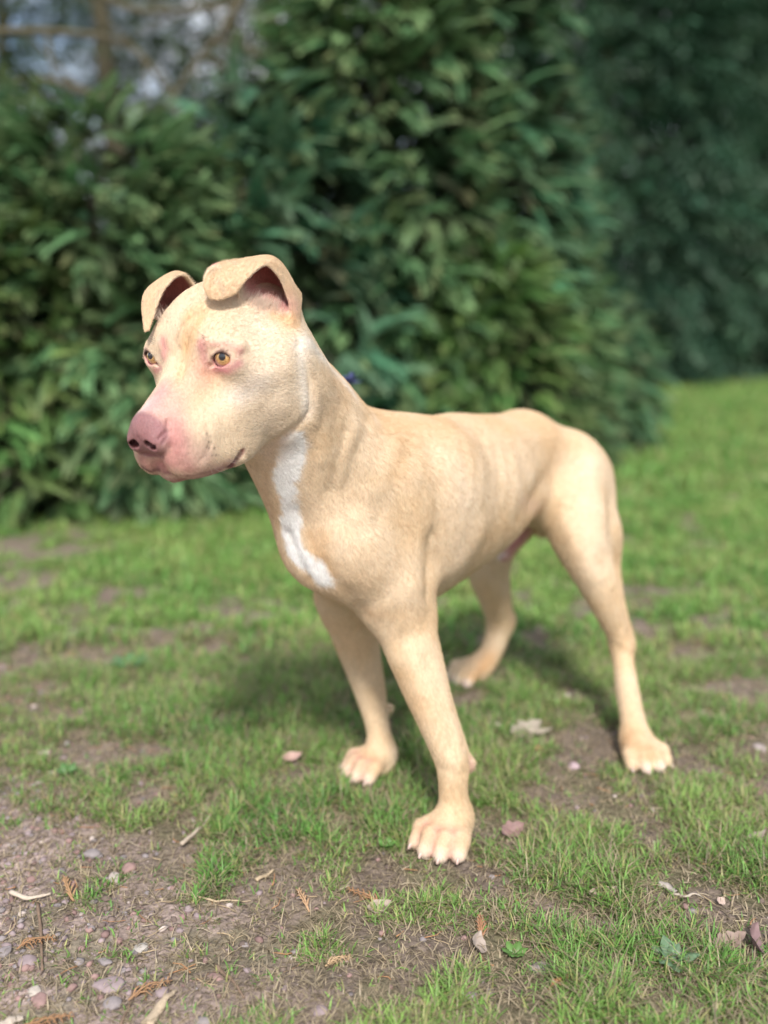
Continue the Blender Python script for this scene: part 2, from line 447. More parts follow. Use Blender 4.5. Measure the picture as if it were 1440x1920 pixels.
def surface_nets():
    f = FLD; ins = f < 0
    c = ins[:-1, :-1, :-1].astype(np.int8)
    for dx, dy, dz in ((1, 0, 0), (0, 1, 0), (0, 0, 1), (1, 1, 0), (1, 0, 1), (0, 1, 1), (1, 1, 1)):
        c += ins[dx:ins.shape[0] - 1 + dx, dy:ins.shape[1] - 1 + dy, dz:ins.shape[2] - 1 + dz]
    act = (c > 0) & (c < 8)
    idx = np.argwhere(act); N = len(idx)
    num = np.full(act.shape, -1, np.int32); num[act] = np.arange(N)
    acc = np.zeros((N, 3)); cnt = np.zeros(N)
    corners = [(x, y, z) for x in (0, 1) for y in (0, 1) for z in (0, 1)]
    val = {q: f[idx[:, 0] + q[0], idx[:, 1] + q[1], idx[:, 2] + q[2]].astype(np.float64) for q in corners}
    P = {q: np.stack([XS[idx[:, 0] + q[0]], YS[idx[:, 1] + q[1]], ZS[idx[:, 2] + q[2]]], 1).astype(np.float64) for q in corners}
    for q in corners:
        for ax in range(3):
            if q[ax] == 0:
                r = list(q); r[ax] = 1; r = tuple(r)
                a, b = val[q], val[r]; m = (a < 0) != (b < 0)
                t = (a / np.where(np.abs(a - b) < 1e-12, 1e-12, a - b))[:, None]
                acc += np.where(m[:, None], P[q] + (P[r] - P[q]) * t, 0); cnt += m
    V = acc / cnt[:, None]
    quads = []
    for ax in range(3):
        sl0 = [slice(None)] * 3; sl1 = [slice(None)] * 3
        sl0[ax] = slice(0, -1); sl1[ax] = slice(1, None)
        A, B = ins[tuple(sl0)], ins[tuple(sl1)]
        e = np.argwhere(A != B)
        o1, o2 = [i for i in range(3) if i != ax]
        ok = (e[:, o1] > 0) & (e[:, o2] > 0) & (e[:, o1] < act.shape[o1]) & (e[:, o2] < act.shape[o2])
        e = e[ok]; inside = A[e[:, 0], e[:, 1], e[:, 2]]
        def at(d1, d2):
            q = e.copy(); q[:, o1] -= d1; q[:, o2] -= d2
            return num[q[:, 0], q[:, 1], q[:, 2]]
        Q = np.stack([at(1, 1), at(0, 1), at(0, 0), at(1, 0)], 1)
        flip = inside if ax != 1 else ~inside
        Q = np.where(flip[:, None], Q, Q[:, ::-1])
        quads.append(Q)
    Q = np.concatenate(quads)
    Q = Q[(Q >= 0).all(1)]
    return V, Q
def relax(V, Q, it=2, lam=.5):
    for _ in range(it):
        s = np.zeros_like(V); c = np.zeros(len(V))
        for a, b in ((0, 1), (1, 2), (2, 3), (3, 0)):
            for p, q in ((a, b), (b, a)):
                for ax in range(3): s[:, ax] += np.bincount(Q[:, p], V[Q[:, q], ax], len(V))
                c += np.bincount(Q[:, p], minlength=len(V))
        V = V + (s / np.maximum(c, 1)[:, None] - V) * lam
    return V

build_body(); build_paws(); build_head()
DV, DQ = surface_nets()
DV = relax(DV, DQ, 2)
FLD = None
def vnormals(V, Q):
    n = np.cross(V[Q[:, 2]] - V[Q[:, 0]], V[Q[:, 3]] - V[Q[:, 1]])
    N = np.stack([sum(np.bincount(Q[:, k], n[:, a], len(V)) for k in range(4)) for a in range(3)], 1)
    return N / (np.linalg.norm(N, axis=1)[:, None] + 1e-12)
DN = vnormals(DV, DQ)
_bvh = BVHTree.FromPolygons([tuple(p) for p in DV.tolist()], [tuple(q) for q in DQ.tolist()])
def surf(u, v):
    r, up = (u - 720) / F_PX, (960 - v) / F_PX
    h = _bvh.ray_cast(Vector((0, 0, CAM_H)), Vector((r, CT + ST * up, -ST + CT * up)).normalized(), 4.0)
    return None if h[0] is None else np.array(h[0])
def polydist(P, line):
    d = np.full(len(P), 1e9)
    if len(line) == 1: return np.linalg.norm(P - line[0], axis=1)
    for a, b in zip(line[:-1], line[1:]):
        ab = b - a; t = np.clip(((P - a) @ ab) / (ab @ ab + 1e-12), 0, 1)
        d = np.minimum(d, np.linalg.norm(P - a - t[:, None] * ab, axis=1))
    return d
def stroke(pts, w):
    L = [p for p in (surf(*q) for q in pts) if p is not None]
    if not L: return None, None
    L = np.array(L); m = 2.6 * w
    i = np.nonzero((DV > L.min(0) - m).all(1) & (DV < L.max(0) + m).all(1))[0]
    return i, np.exp(-(polydist(DV[i], L) / w) ** 2)
def carve(pts, w, depth):
    i, g = stroke(pts, w)
    if i is not None: DV[i] += DN[i] * (g * depth)[:, None]
for q, w, d in (
    (((648, 812), (634, 868), (616, 920)), .009, -.0022), (((692, 795), (668, 850), (650, 905)), .014, -.0022),
    (((668, 800), (648, 850), (638, 905)), .010, .0018), (((610, 800), (605, 860)), .010, .002),
    (((562, 650), (582, 715), (582, 770), (545, 808), (490, 842)), .006, -.0035),
    (((570, 650), (592, 730), (590, 790)), .008, .0020),
    (((600, 690), (640, 750), (690, 790)), .010, -.002), (((735, 790), (770, 850), (790, 920)), .016, -.002),
    (((808, 840), (826, 930), (812, 1040)), .018, -.004), (((806, 1010), (805, 1060), (802, 1112)), .012, -.005), (((775, 900), (788, 1000), (780, 1090)), .022, .006),
    (((650, 990), (700, 1060), (745, 1110)), .03, .005), (((1000, 945), (1035, 890), (1090, 842)), .026, -.009), (((1105, 900), (1112, 1010)), .028, .004),
    (((745, 800), (722, 880), (690, 960)), .015, .003), (((700, 950), (755, 1020), (788, 1085)), .013, -.003), (((600, 830), (608, 930), (640, 1010)), .022, .003),
    (((612, 1060), (650, 1115), (690, 1150)), .010, -.002), (((800, 1235), (830, 1330), (850, 1400)), .007, -.002), (((765, 1220), (790, 1300)), .012, .002),
    (((1152, 1110), (1166, 1180)), .006, -.003), (((1088, 1005), (1100, 1060)), .020, .003), (((1072, 960), (1090, 1020)), .010, -.0015),
    (((1166, 1205), (1180, 1215)), .006, .002), (((845, 1425), (860, 1430)), .010, .0018), (((930, 820), (1010, 812), (1060, 830)), .018, .002),
    (((314, 788), (313, 808), (298, 823)), .0022, -.0018), (((404, 712), (414, 760), (424, 820)), .016, -.003), (((345, 800), (368, 830), (378, 862)), .015, .0025),
    (((440, 700), (490, 706), (530, 692)), .014, .0025), (((450, 622), (495, 640)), .016, -.002), (((385, 640), (418, 634), (450, 645)), .007, .002), (((320, 838), (335, 872)), .004, -.001),
    (((900, 1000), (860, 1060), (820, 1090)), .02, .003), (((700, 1170), (740, 1240)), .014, .002), (((650, 930), (690, 960)), .03, -.003),
    (((560, 960), (600, 1060), (660, 1110)), .012, -.002), (((540, 1000), (575, 1080), (625, 1125)), .008, -.003),
    (((985, 870), (990, 920), (975, 970)), .016, -.003),
    (((1010, 860), (1070, 830)), .02, -.003), (((1146, 930), (1143, 1000), (1132, 1060)), .018, -.003),
    (((1045, 930), (1080, 1020), (1110, 1080)), .016, .003), (((1165, 1090), (1172, 1180)), .004, .001),
    (((808, 1135), (792, 1180), (765, 1205)), .015, -.0022), (((740, 1120), (700, 1150)), .012, .002),
    (((852, 1290), (868, 1400)), .003, -.0022), (((845, 1370), (858, 1430)), .003, -.0012), (((825, 1440), (870, 1452)), .006, -.0012),
    (((838, 1490), (832, 1560)), .003, .0010), (((856, 1490), (858, 1560)), .003, .0010), (((690, 1400), (690, 1440)), .003, .001),
    # face
    (((376, 588), (352, 636), (343, 682), (336, 712)), .0040, -.0034), (((362, 592), (340, 614), (331, 640), (326, 668)), .0030, -.0022),
    (((389, 578), (378, 606)), .0025, -.0012), (((368, 600), (346, 650), (335, 690)), .003, .0010),
    (((394, 688), (392, 698)), .0016, -.0008), (((386, 640), (372, 660), (378, 690)), .006, .0012), (((300, 645), (308, 668)), .004, .001),
    (((396, 645), (420, 642), (448, 655)), .0035, .0012), (((455, 668), (475, 690), (470, 740)), .010, -.0015),
    (((390, 800), (396, 830), (375, 862)), .004, -.0012), (((330, 800), (345, 840)), .006, -.0008),
    (((318, 790), (322, 806), (305, 830)), .0022, -.0014), (((425, 880), (440, 862), (449, 848)), .0025, -.0025),
    (((440, 888), (456, 860)), .0035, .0015), (((520, 640), (540, 700), (530, 760)), .012, .0015), (((470, 700), (490, 760)), .015, -.001),
    # far parts
    (((1115, 1150), (1140, 1210)), .004, .001), (((930, 1130), (925, 1190)), .006, -.001)):
    carve(q, w, d)
for k in range(7):
    x = 850 + k * 21
    carve([(x, 820 + k * 2), (x + 12, 880), (x + 8, 945)], .0065, .0008)
# toes split by grooves
DN = vnormals(DV, DQ)

# ---- coat colours (albedo)
C_TAN, C_CREAM, C_OCHRE, C_WHITE = (.60, .447, .285), (.675, .555, .42), (.57, .375, .205), (.74, .735, .72)
C_PINK, C_NOSE, C_GREY, C_EARIN = (.42, .20, .18), (.27, .135, .135), (.30, .24, .19), (.70, .33, .29)
def mixc(i, w, c):
    w = np.clip(w, 0, 1)[:, None]; DC[i] = DC[i] * (1 - w) + np.array(c) * w
n1 = fbm(DV, 14, 4, 3); n2 = fbm(DV, 60, 3, 9); n3 = fbm(DV * np.array([1, 1, .4]), 220, 2, 5)
DC = np.tile(np.array(C_TAN), (len(DV), 1)); DW = np.zeros(len(DV))
A = np.arange(len(DV))
low = sstep(.42, .28, DV[:, 2])
mixc(A, sstep(.36, .70, n1) * .42, C_CREAM)
mixc(A, sstep(.54, .30, n1) * .22, C_OCHRE)
mixc(A, sstep(-.2, -.9, DN[:, 2]) * .5, C_CREAM)
_hd = np.linalg.norm(DV - HO, axis=1)
mixc(A, sstep(.16, .10, _hd) * .45, (.70, .595, .46))
def dab(pts, w, c, s=1.0, rough=0.35, wet=0.0, hard=False):
    i, g = stroke(pts, w)
    if i is None: return
    g = g * (1 - rough) + g * rough * 2 * n2[i]
    if hard: g = sstep(.26, .66, g + (n3[i] - .5) * .4)
    mixc(i, g * s, c)
    if wet: DW[i] = np.maximum(DW[i], g * wet)
# body tints
for q, w, c, s in (
    (((720, 800), (790, 800), (900, 800), (1000, 800), (1080, 830)), .035, C_OCHRE, .35), (((760, 830), (745, 880)), .02, C_OCHRE, .45),
    (((620, 780), (640, 720)), .022, C_GREY, .22), (((630, 735), (600, 760)), .015, C_GREY, .25),
    (((560, 650), (565, 720), (575, 770)), .011, (.76, .70, .62), .75), (((575, 640), (630, 700), (660, 735)), .010, C_WHITE, .45),
    (((690, 765), (705, 790)), .008, C_CREAM, .6), (((640, 1030), (720, 1060), (760, 1120)), .03, C_CREAM, .5),
    (((850, 880), (870, 980), (850, 1070)), .04, C_CREAM, .55), (((985, 940), (1010, 955)), .014, (.66, .47, .38), .25),
    (((1095, 880), (1110, 960), (1110, 1060)), .035, C_CREAM, .6), (((1060, 860), (1030, 900)), .02, C_GREY, .18),
    (((760, 1290), (790, 1330)), .022, C_OCHRE, .45), (((866, 1290), (870, 1380)), .007, C_OCHRE, .8), (((752, 1150), (700, 1150)), .012, C_OCHRE, .35),
    (((605, 1000), (612, 1080)), .010, C_OCHRE, .55), (((580, 1000), (590, 1040), (610, 1070)), .007, C_OCHRE, .55),
    (((880, 1425), (885, 1440)), .006, (.5, .30, .26), .7), (((1170, 1200), (1190, 1330)), .012, C_OCHRE, .15),
    (((1175, 1385), (1195, 1405), (1220, 1412)), .018, (.50, .30, .16), .7), (((795, 1555), (820, 1560), (860, 1570)), .020, (.54, .35, .21), .6),
    (((680, 1415), (700, 1430), (715, 1440)), .018, (.54, .35, .20), .7), (((915, 1235), (895, 1265)), .018, (.54, .32, .16), .85),
    (((985, 1000), (965, 1020), (946, 1045)), .011, (.48, .22, .24), .9), (((945, 1040), (935, 1045)), .006, C_WHITE, .5)):
    dab(q, w, c, s)
# white blaze of the throat and chest
for q, w in ((((550, 830), (542, 870), (535, 905)), .013), (((530, 880), (536, 930)), .010), (((540, 920), (545, 990)), .011),
             (((540, 985), (548, 1030), (566, 1048)), .013), (((555, 1040), (590, 1064), (606, 1090)), .012)):
    dab(q, w * 1.3, C_WHITE, .97, .55, hard=True)
dab([(500, 850), (520, 830)], .016, (.66, .52, .40), .6)
# toes
for k, info in PAWS.items():
    for j, (a, b, e, t) in enumerate(info):
        L = np.array([b, e]); m = .03
        i = np.nonzero((DV > L.min(0) - m).all(1) & (DV < L.max(0) + m).all(1))[0]
        g = np.exp(-(polydist(DV[i], L) / .013) ** 2)
        mixc(i, sstep(.25, 1.0, g) * ((.8 if k in ('nh', 'fh') else .5) if j in ((1, 2) if k == 'nh' else (0, 1, 2)) else .15), (.76, .64, .59))
        if j < 3 and k in ('nf', 'ff'):
            c2 = (info[j][0] + info[j + 1][0]) / 2; c3 = (info[j][1] + info[j + 1][1]) / 2
            g = np.exp(-(polydist(DV[i], np.array([c2 + [0, 0, .006], c3])) / .0075) ** 2)
            mixc(i, g * .8, (.52, .25, .21))
# face
for q, w, c, s in (
    (((376, 580), (352, 640), (340, 700)), .011, C_OCHRE, .55), (((400, 590), (440, 600), (480, 640)), .02, (.66, .50, .33), .5),
    (((480, 620), (510, 680), (520, 740), (500, 790)), .026, (.72, .61, .48), .7), (((450, 740), (480, 720)), .015, (.76, .72, .68), .45),
    (((540, 610), (545, 600)), .010, C_OCHRE, .6),
    (((305, 728), (290, 760), (320, 770)), .016, (.52, .29, .26), .85), (((330, 730), (360, 740), (385, 715)), .014, C_OCHRE, .65),
    (((330, 760), (350, 775)), .012, C_OCHRE, .3), (((280, 755), (262, 775)), .007, (.70, .62, .60), .6),
    (((290, 850), (320, 860), (345, 870), (330, 830)), .014, C_PINK, .85), (((265, 860), (275, 875), (300, 872)), .010, C_PINK, .8),
    (((330, 800), (335, 825)), .010, C_PINK, .7), (((355, 880), (400, 876), (430, 868)), .006, C_PINK, .45),
    (((380, 645), (382, 668), (386, 690)), .0065, (.58, .30, .27), .75), (((378, 650), (384, 644)), .0045, (.58, .25, .24), .65),
    (((306, 640), (310, 655), (308, 668)), .0055, (.58, .26, .25), .75), (((372, 700), (392, 704), (385, 722)), .010, (.60, .34, .24), .65),
    (((400, 646), (425, 645), (448, 658)), .0045, (.58, .27, .26), .6), (((402, 694), (425, 694), (446, 682)), .0050, (.60, .26, .27), .75),
    (((446, 664), (452, 662)), .0028, (.55, .26, .24), .4), (((276, 690), (290, 695), (302, 690)), .0040, (.60, .28, .27), .65),
    (((392, 690), (391, 708)), .0013, (.12, .05, .05), .8),
    (((350, 820), (385, 850), (380, 830)), .008, (.42, .27, .23), .35), (((462, 700), (470, 715)), .012, C_GREY, .18),
    (((430, 878), (440, 862), (448, 848)), .0035, (.22, .09, .09), .95), (((420, 886), (438, 880)), .003, (.50, .28, .27), .7)):
    dab(q, w, c, s)
for q, w, c, s in ((((268, 876), (282, 884), (297, 880)), .0035, (.13, .055, .055), .9), (((308, 885), (345, 891), (378, 886), (405, 881), (430, 873)), .0030, (.26, .125, .12), .75), (((428, 874), (440, 862), (447, 850)), .0026, (.08, .035, .035), .9),
                   (((352, 590), (345, 640), (340, 700)), .006, (.60, .38, .19), .5), (((378, 590), (362, 640)), .005, (.62, .38, .18), .4),
                   (((305, 735), (280, 765)), .011, (.47, .28, .27), .7), (((330, 745), (322, 790)), .014, (.52, .33, .28), .6), (((345, 850), (385, 862)), .014, (.52, .33, .29), .45), (((362, 700), (352, 735)), .012, (.56, .36, .27), .5), (((318, 800), (330, 850), (305, 868)), .010, (.46, .20, .19), .6)):
    dab(q, w, c, s)
rng = np.random.default_rng(5)
FOL = []
for k in range(28):                                                     # whisker follicles, in loose rows
    u, v = 345 + (k % 7) * 8.5 + (k // 7) * 3 + rng.uniform(-2.5, 2.5), 815 + (k // 7) * 12 + rng.uniform(-3, 3)
    p = surf(u, v)
    if p is not None: FOL.append(p); dab([(u, v)], .0013, (.12, .075, .065), .9, 0)
FOL = np.array(FOL)
loc = (DV - HO) @ HM                                                     # head coordinates
hx, hy, hz = loc[:, 0], loc[:, 1], loc[:, 2]
# nose leather
dn = ((hx / .0235) ** 2 + ((hy - .109) / .0175) ** 2 + ((hz + .058) / .0225) ** 2) ** .5
w = sstep(1.24, 1.00, dn)
mixc(A, w, C_NOSE); mixc(A, w * sstep(.45, .7, n2) * .35, (.28, .115, .125)); DW = np.maximum(DW, w * .9)
for s in (1, -1):
    nost = polydist(loc, np.array([[.0088 * s, .119, -.0625], [.0150 * s, .1155, -.0640]]))
    mixc(A, sstep(.0056, .0038, nost), (.05, .015, .015))
# lips and the dark of the mouth line
for s in (1, -1):
    ml = np.array([[0, .112, -.089], [.010 * s, .105, -.104], [.024 * s, .086, -.1135], [.034 * s, .062, -.1165], [.043 * s, .044, -.111], [.049 * s, .034, -.099]])
    d = polydist(loc, ml)
    mixc(A, sstep(.0060, .0030, d) * .75, (.34, .15, .145)); mixc(A, sstep(.0030, .0016, d) * .9, (.06, .02, .02)); DW = np.maximum(DW, sstep(.006, .003, d) * .6)
w = sstep(-.100, -.110, hz) * sstep(.045, .06, hy) * (np.abs(hx) < .05)
mixc(A, w * .85, (.36, .19, .18))
# eye rims
for s in (1, -1):
    e = np.array([EYE[0] * s, EYE[1], EYE[2]]); d = np.linalg.norm(loc - e, axis=1)
    w = sstep(.0149, .0138, d) * (hy > EYE[1] - .006)
    mixc(A, sstep(.0172, .0148, d) * (hy > EYE[1]) * .6, (.55, .25, .24))
    up = sstep(-.001, .003, hz - e[2])
    mixc(A, sstep(.0166, .0150, d) * (hy > EYE[1] - .004) * sstep(.001, .0045, hz - e[2]), (.035, .018, .015)); mixc(A, w * up, (.03, .015, .013)); mixc(A, w * (1 - up) * .9, (.50, .20, .21)); DW = np.maximum(DW, w)
# insides of the ears
EIN = np.zeros(len(DV))
for G, cuts in zip(EARS, ((4, 44), (3, 37))):
    gv = G.reshape(-1, 3); m = .006
    i = np.nonzero((DV > gv.min(0) - m).all(1) & (DV < gv.max(0) + m).all(1))[0]
    du = G[1:, :-1] - G[:-1, :-1]; dv = G[:-1, 1:] - G[:-1, :-1]; nn = np.cross(du, dv)
    F = np.array([[a * G.shape[1] + b, a * G.shape[1] + b + 1, (a + 1) * G.shape[1] + b + 1, (a + 1) * G.shape[1] + b] for a in range(G.shape[0] - 1) for b in range(G.shape[1] - 1)])
    bv = BVHTree.FromPolygons([tuple(p) for p in gv.tolist()], [tuple(q) for q in F.tolist()])
    sgn = []
    for j in i:
        h = bv.find_nearest(Vector(DV[j]), .006)
        if h[0] is None: sgn.append((0, 0, 0)); continue
        a, b = divmod(h[2], G.shape[1] - 1)
        side = float(np.dot(nn[a, b], DN[j])) / (np.linalg.norm(nn[a, b]) + 1e-12)
        sgn.append((side, a, b))
    sgn = np.array(sgn)
    EARSIGN = -1.0 if G is EARS[0] else 1.0
    inner = sstep(.15, .6, sgn[:, 0] * EARSIGN) * (sgn[:, 1] < G.shape[0] - 12)
    edge = sstep(0, 5, np.minimum(sgn[:, 2], G.shape[1] - 2 - sgn[:, 2]))
    on = (sgn[:, 1] > 0) | (sgn[:, 2] > 0)
    mixc(i, inner * edge * on, C_EARIN)
    mixc(i, inner * edge * on * sstep(.45, .7, n2[i]) * .5, (.50, .27, .22))
    out = sstep(.15, .6, -sgn[:, 0] * EARSIGN) * on
    mixc(i, out * .55, C_OCHRE); mixc(i, out * sstep(.5, .75, n3[i]) * .35, C_GREY)
    EIN[i] = np.maximum(EIN[i], inner * edge * on)
dab([(480, 548), (510, 552), (532, 575)], .013, (.50, .24, .22), .9); dab([(470, 562), (500, 578)], .009, (.66, .46, .38), .6)
dab([(528, 556), (536, 568)], .006, (.30, .12, .15), .6); dab([(512, 592), (540, 600)], .007, (.62, .40, .22), .7); dab([(300, 590), (318, 570)], .010, (.50, .24, .22), .7)
# fine mottling of the whole coat
DC *= (1 + (n3 - .5) * .16 + (n2 - .5) * .07)[:, None]
DC = np.clip(DC, .01, .86)

# ---- materials
m_body, nt, b = material('dog_coat', .62, .25)
at = nd(nt, 'ShaderNodeAttribute', attribute_name='Col'); wt = nd(nt, 'ShaderNodeAttribute', attribute_name='Wet')
tc = nd(nt, 'ShaderNodeTexCoord'); mp = nd(nt, 'ShaderNodeMapping'); mp.inputs['Scale'].default_value = (1, 1, .35)
no = nd(nt, 'ShaderNodeTexNoise', Scale=520.0, Detail=3.0); no2 = nd(nt, 'ShaderNodeTexVoronoi', Scale=900.0)
L = nt.links.new
L(tc.outputs['Object'], mp.inputs['Vector']); L(mp.outputs[0], no.inputs['Vector']); L(tc.outputs['Object'], no2.inputs['Vector'])
mr = nd(nt, 'ShaderNodeMapRange'); mr.inputs['From Min'].default_value = .3; mr.inputs['From Max'].default_value = .7
mr.inputs['To Min'].default_value = .86; mr.inputs['To Max'].default_value = 1.12
L(no.outputs['Fac'], mr.inputs['Value'])
mx = nd(nt, 'ShaderNodeVectorMath', operation='SCALE'); L(at.outputs['Color'], mx.inputs[0]); L(mr.outputs[0], mx.inputs['Scale'])
L(mx.outputs[0], b.inputs['Base Color'])
r2 = nd(nt, 'ShaderNodeMapRange'); r2.inputs['To Min'].default_value = .66; r2.inputs['To Max'].default_value = .34
L(wt.outputs['Fac'], r2.inputs['Value']); L(r2.outputs[0], b.inputs['Roughness'])
bm = nd(nt, 'ShaderNodeBump', Strength=.45, Distance=.0012); L(no.outputs['Fac'], bm.inputs['Height'])
bm2 = nd(nt, 'ShaderNodeBump', Distance=.0004); L(no2.outputs['Distance'], bm2.inputs['Height']); L(wt.outputs['Fac'], bm2.inputs['Strength'])
L(bm.outputs[0], bm2.inputs['Normal']); L(bm2.outputs[0], b.inputs['Normal'])
b.inputs['Subsurface Weight'].default_value = .12
b.inputs['Subsurface Radius'].default_value = (.012, .005, .003)
b.inputs['Subsurface Scale'].default_value = .4
me = mesh_from('dog', DV, DQ, m_body, True, DC)
wa = me.attributes.new('Wet', 'FLOAT', 'POINT'); wa.data.foreach_set('value', DW.astype(np.float32))
dog = link('dog', me)
tag(dog, 'cream and tan short-haired dog with folded ears standing on the grass', 'dog')

# ---- eyes
def cap_mesh(name, R, ang, d, mat, bulge=0.0, rings=14, seg=36, a0=0.0):
    d = np.asarray(d, float); d /= np.linalg.norm(d)
    s = np.cross(d, (0, 0, 1)); s /= np.linalg.norm(s); t = np.cross(s, d)
    V = [d * (R + bulge)]; Fq = []; Ft = []
    for i in range(1, rings + 1):
        th = ang * i / rings; r = R + bulge * (1 - (i / rings) ** 2)
        for j in range(seg):
            p = 2 * math.pi * j / seg
            V.append((d * math.cos(th) + (s * math.cos(p) + t * math.sin(p)) * math.sin(th)) * r)
    for j in range(seg): Ft.append((0, 1 + j, 1 + (j + 1) % seg))
    for i in range(rings - 1):
        for j in range(seg):
            a = 1 + i * seg + j; b_ = 1 + i * seg + (j + 1) % seg
            Fq.append((a, a + seg, b_ + seg, b_))
    return mesh_from(name, np.array(V), [np.array(Ft), np.array(Fq)], mat)
def glossy(name, col, rough=.06):
    m, nt, b = material(name, rough, .5); b.inputs['Base Color'].default_value = (*col, 1)
    b.inputs['Coat Weight'].default_value = 1.0; b.inputs['Coat Roughness'].default_value = .03
    return m, nt, b
m_scl, _, _ = glossy('eye_white', (.42, .24, .22)); m_pup, _, _ = glossy('pupil', (.006, .008, .012))
m_lim, _, _ = glossy('iris_rim', (.05, .025, .012))
m_iri, nt, b = glossy('iris', (.45, .25, .07))
tc = nd(nt, 'ShaderNodeTexCoord'); no = nd(nt, 'ShaderNodeTexNoise', Scale=900.0, Detail=3.0); cr = nd(nt, 'ShaderNodeValToRGB')
nt.links.new(tc.outputs['Object'], no.inputs['Vector']); nt.links.new(no.outputs['Fac'], cr.inputs['Fac']); nt.links.new(cr.outputs['Color'], b.inputs['Base Color'])
cr.color_ramp.elements[0].position = .35; cr.color_ramp.elements[0].color = (.30, .14, .04, 1)
cr.color_ramp.elements[1].position = .65; cr.color_ramp.elements[1].color = (.66, .42, .17, 1)
for s, gz in ((1, (-.20, -.97, .03)), (-1, (-.50, -.86, .02))):
    e = hp(EYE[0] * s, EYE[1], EYE[2])
    o = link('eye', cap_mesh('eye', EYE_R, math.radians(150), gz, m_scl, rings=30), dog); o.location = Vector(e)
    tag(o, 'amber eye on the side of the head in view' if s > 0 else 'amber eye at the far edge of the face')
    q = link('iris', cap_mesh('iris', EYE_R + .0002, math.radians(41), gz, m_iri, .0010), o)
    q = link('pupil', cap_mesh('pupil', EYE_R + .0012, math.radians(15.5), gz, m_pup, .0002, 6), o)
# claws
m_claw, _, b = material('claw', .35, .5); b.inputs['Base Color'].default_value = (.52, .38, .33, 1)
for k, info in PAWS.items():
    for a, bb, e, t in info:
        d = t - e; V = []; seg = 8
        s = np.cross(d, (0, 0, 1)); s /= np.linalg.norm(s); u = np.cross(s, d); u /= np.linalg.norm(u)
        for i, (f, r) in enumerate(((-.5, .0030), (-.2, .0030), (.10, .0024), (.30, .0012))):
            c = e + d * f + np.array([0, 0, .003 * (1 - f) ** .5 if f < 1 else 0])
            for j in range(seg):
                p = 2 * math.pi * j / seg; V.append(c + (s * math.cos(p) * .8 + u * math.sin(p)) * r)
        Fq = [(i * seg + j, i * seg + (j + 1) % seg, (i + 1) * seg + (j + 1) % seg, (i + 1) * seg + j) for i in range(3) for j in range(seg)]
        link('claw', mesh_from('claw', np.array(V), np.array(Fq), m_claw), dog)

# ---- short fur
def hair_obj(name, root, tipv, lift, rad, col, parent, mat, nseg=3):
    n = len(root); cu = bpy.data.hair_curves.new(name)
    cu.add_curves([nseg] * n)
    t = np.linspace(0, 1, nseg)[None, :, None]
    P = root[:, None] + tipv[:, None] * t + lift[:, None] * (t * (1.6 - .9 * t))
    cu.attributes['position'].data.foreach_set('vector', P.astype(np.float32).ravel())
    ra = cu.attributes.get('radius') or cu.attributes.new('radius', 'FLOAT', 'POINT')
    rr = rad[:, None] * np.linspace(1, .25, nseg)[None, :]
    ra.data.foreach_set('value', rr.astype(np.float32).ravel())
    ca = cu.attributes.new('Col', 'FLOAT_COLOR', 'CURVE')
    c4 = np.ones((n, 4), np.float32); c4[:, :3] = col; ca.data.foreach_set('color', c4.ravel())
    cu.materials.append(mat)
    o = bpy.data.objects.new(name, cu); COL.objects.link(o)
    if parent is not None: o.parent = parent
    return o
m_fur, nt, b = material('fur', .45, .35)
at = nd(nt, 'ShaderNodeAttribute', attribute_name='Col'); nt.links.new(at.outputs['Color'], b.inputs['Base Color'])
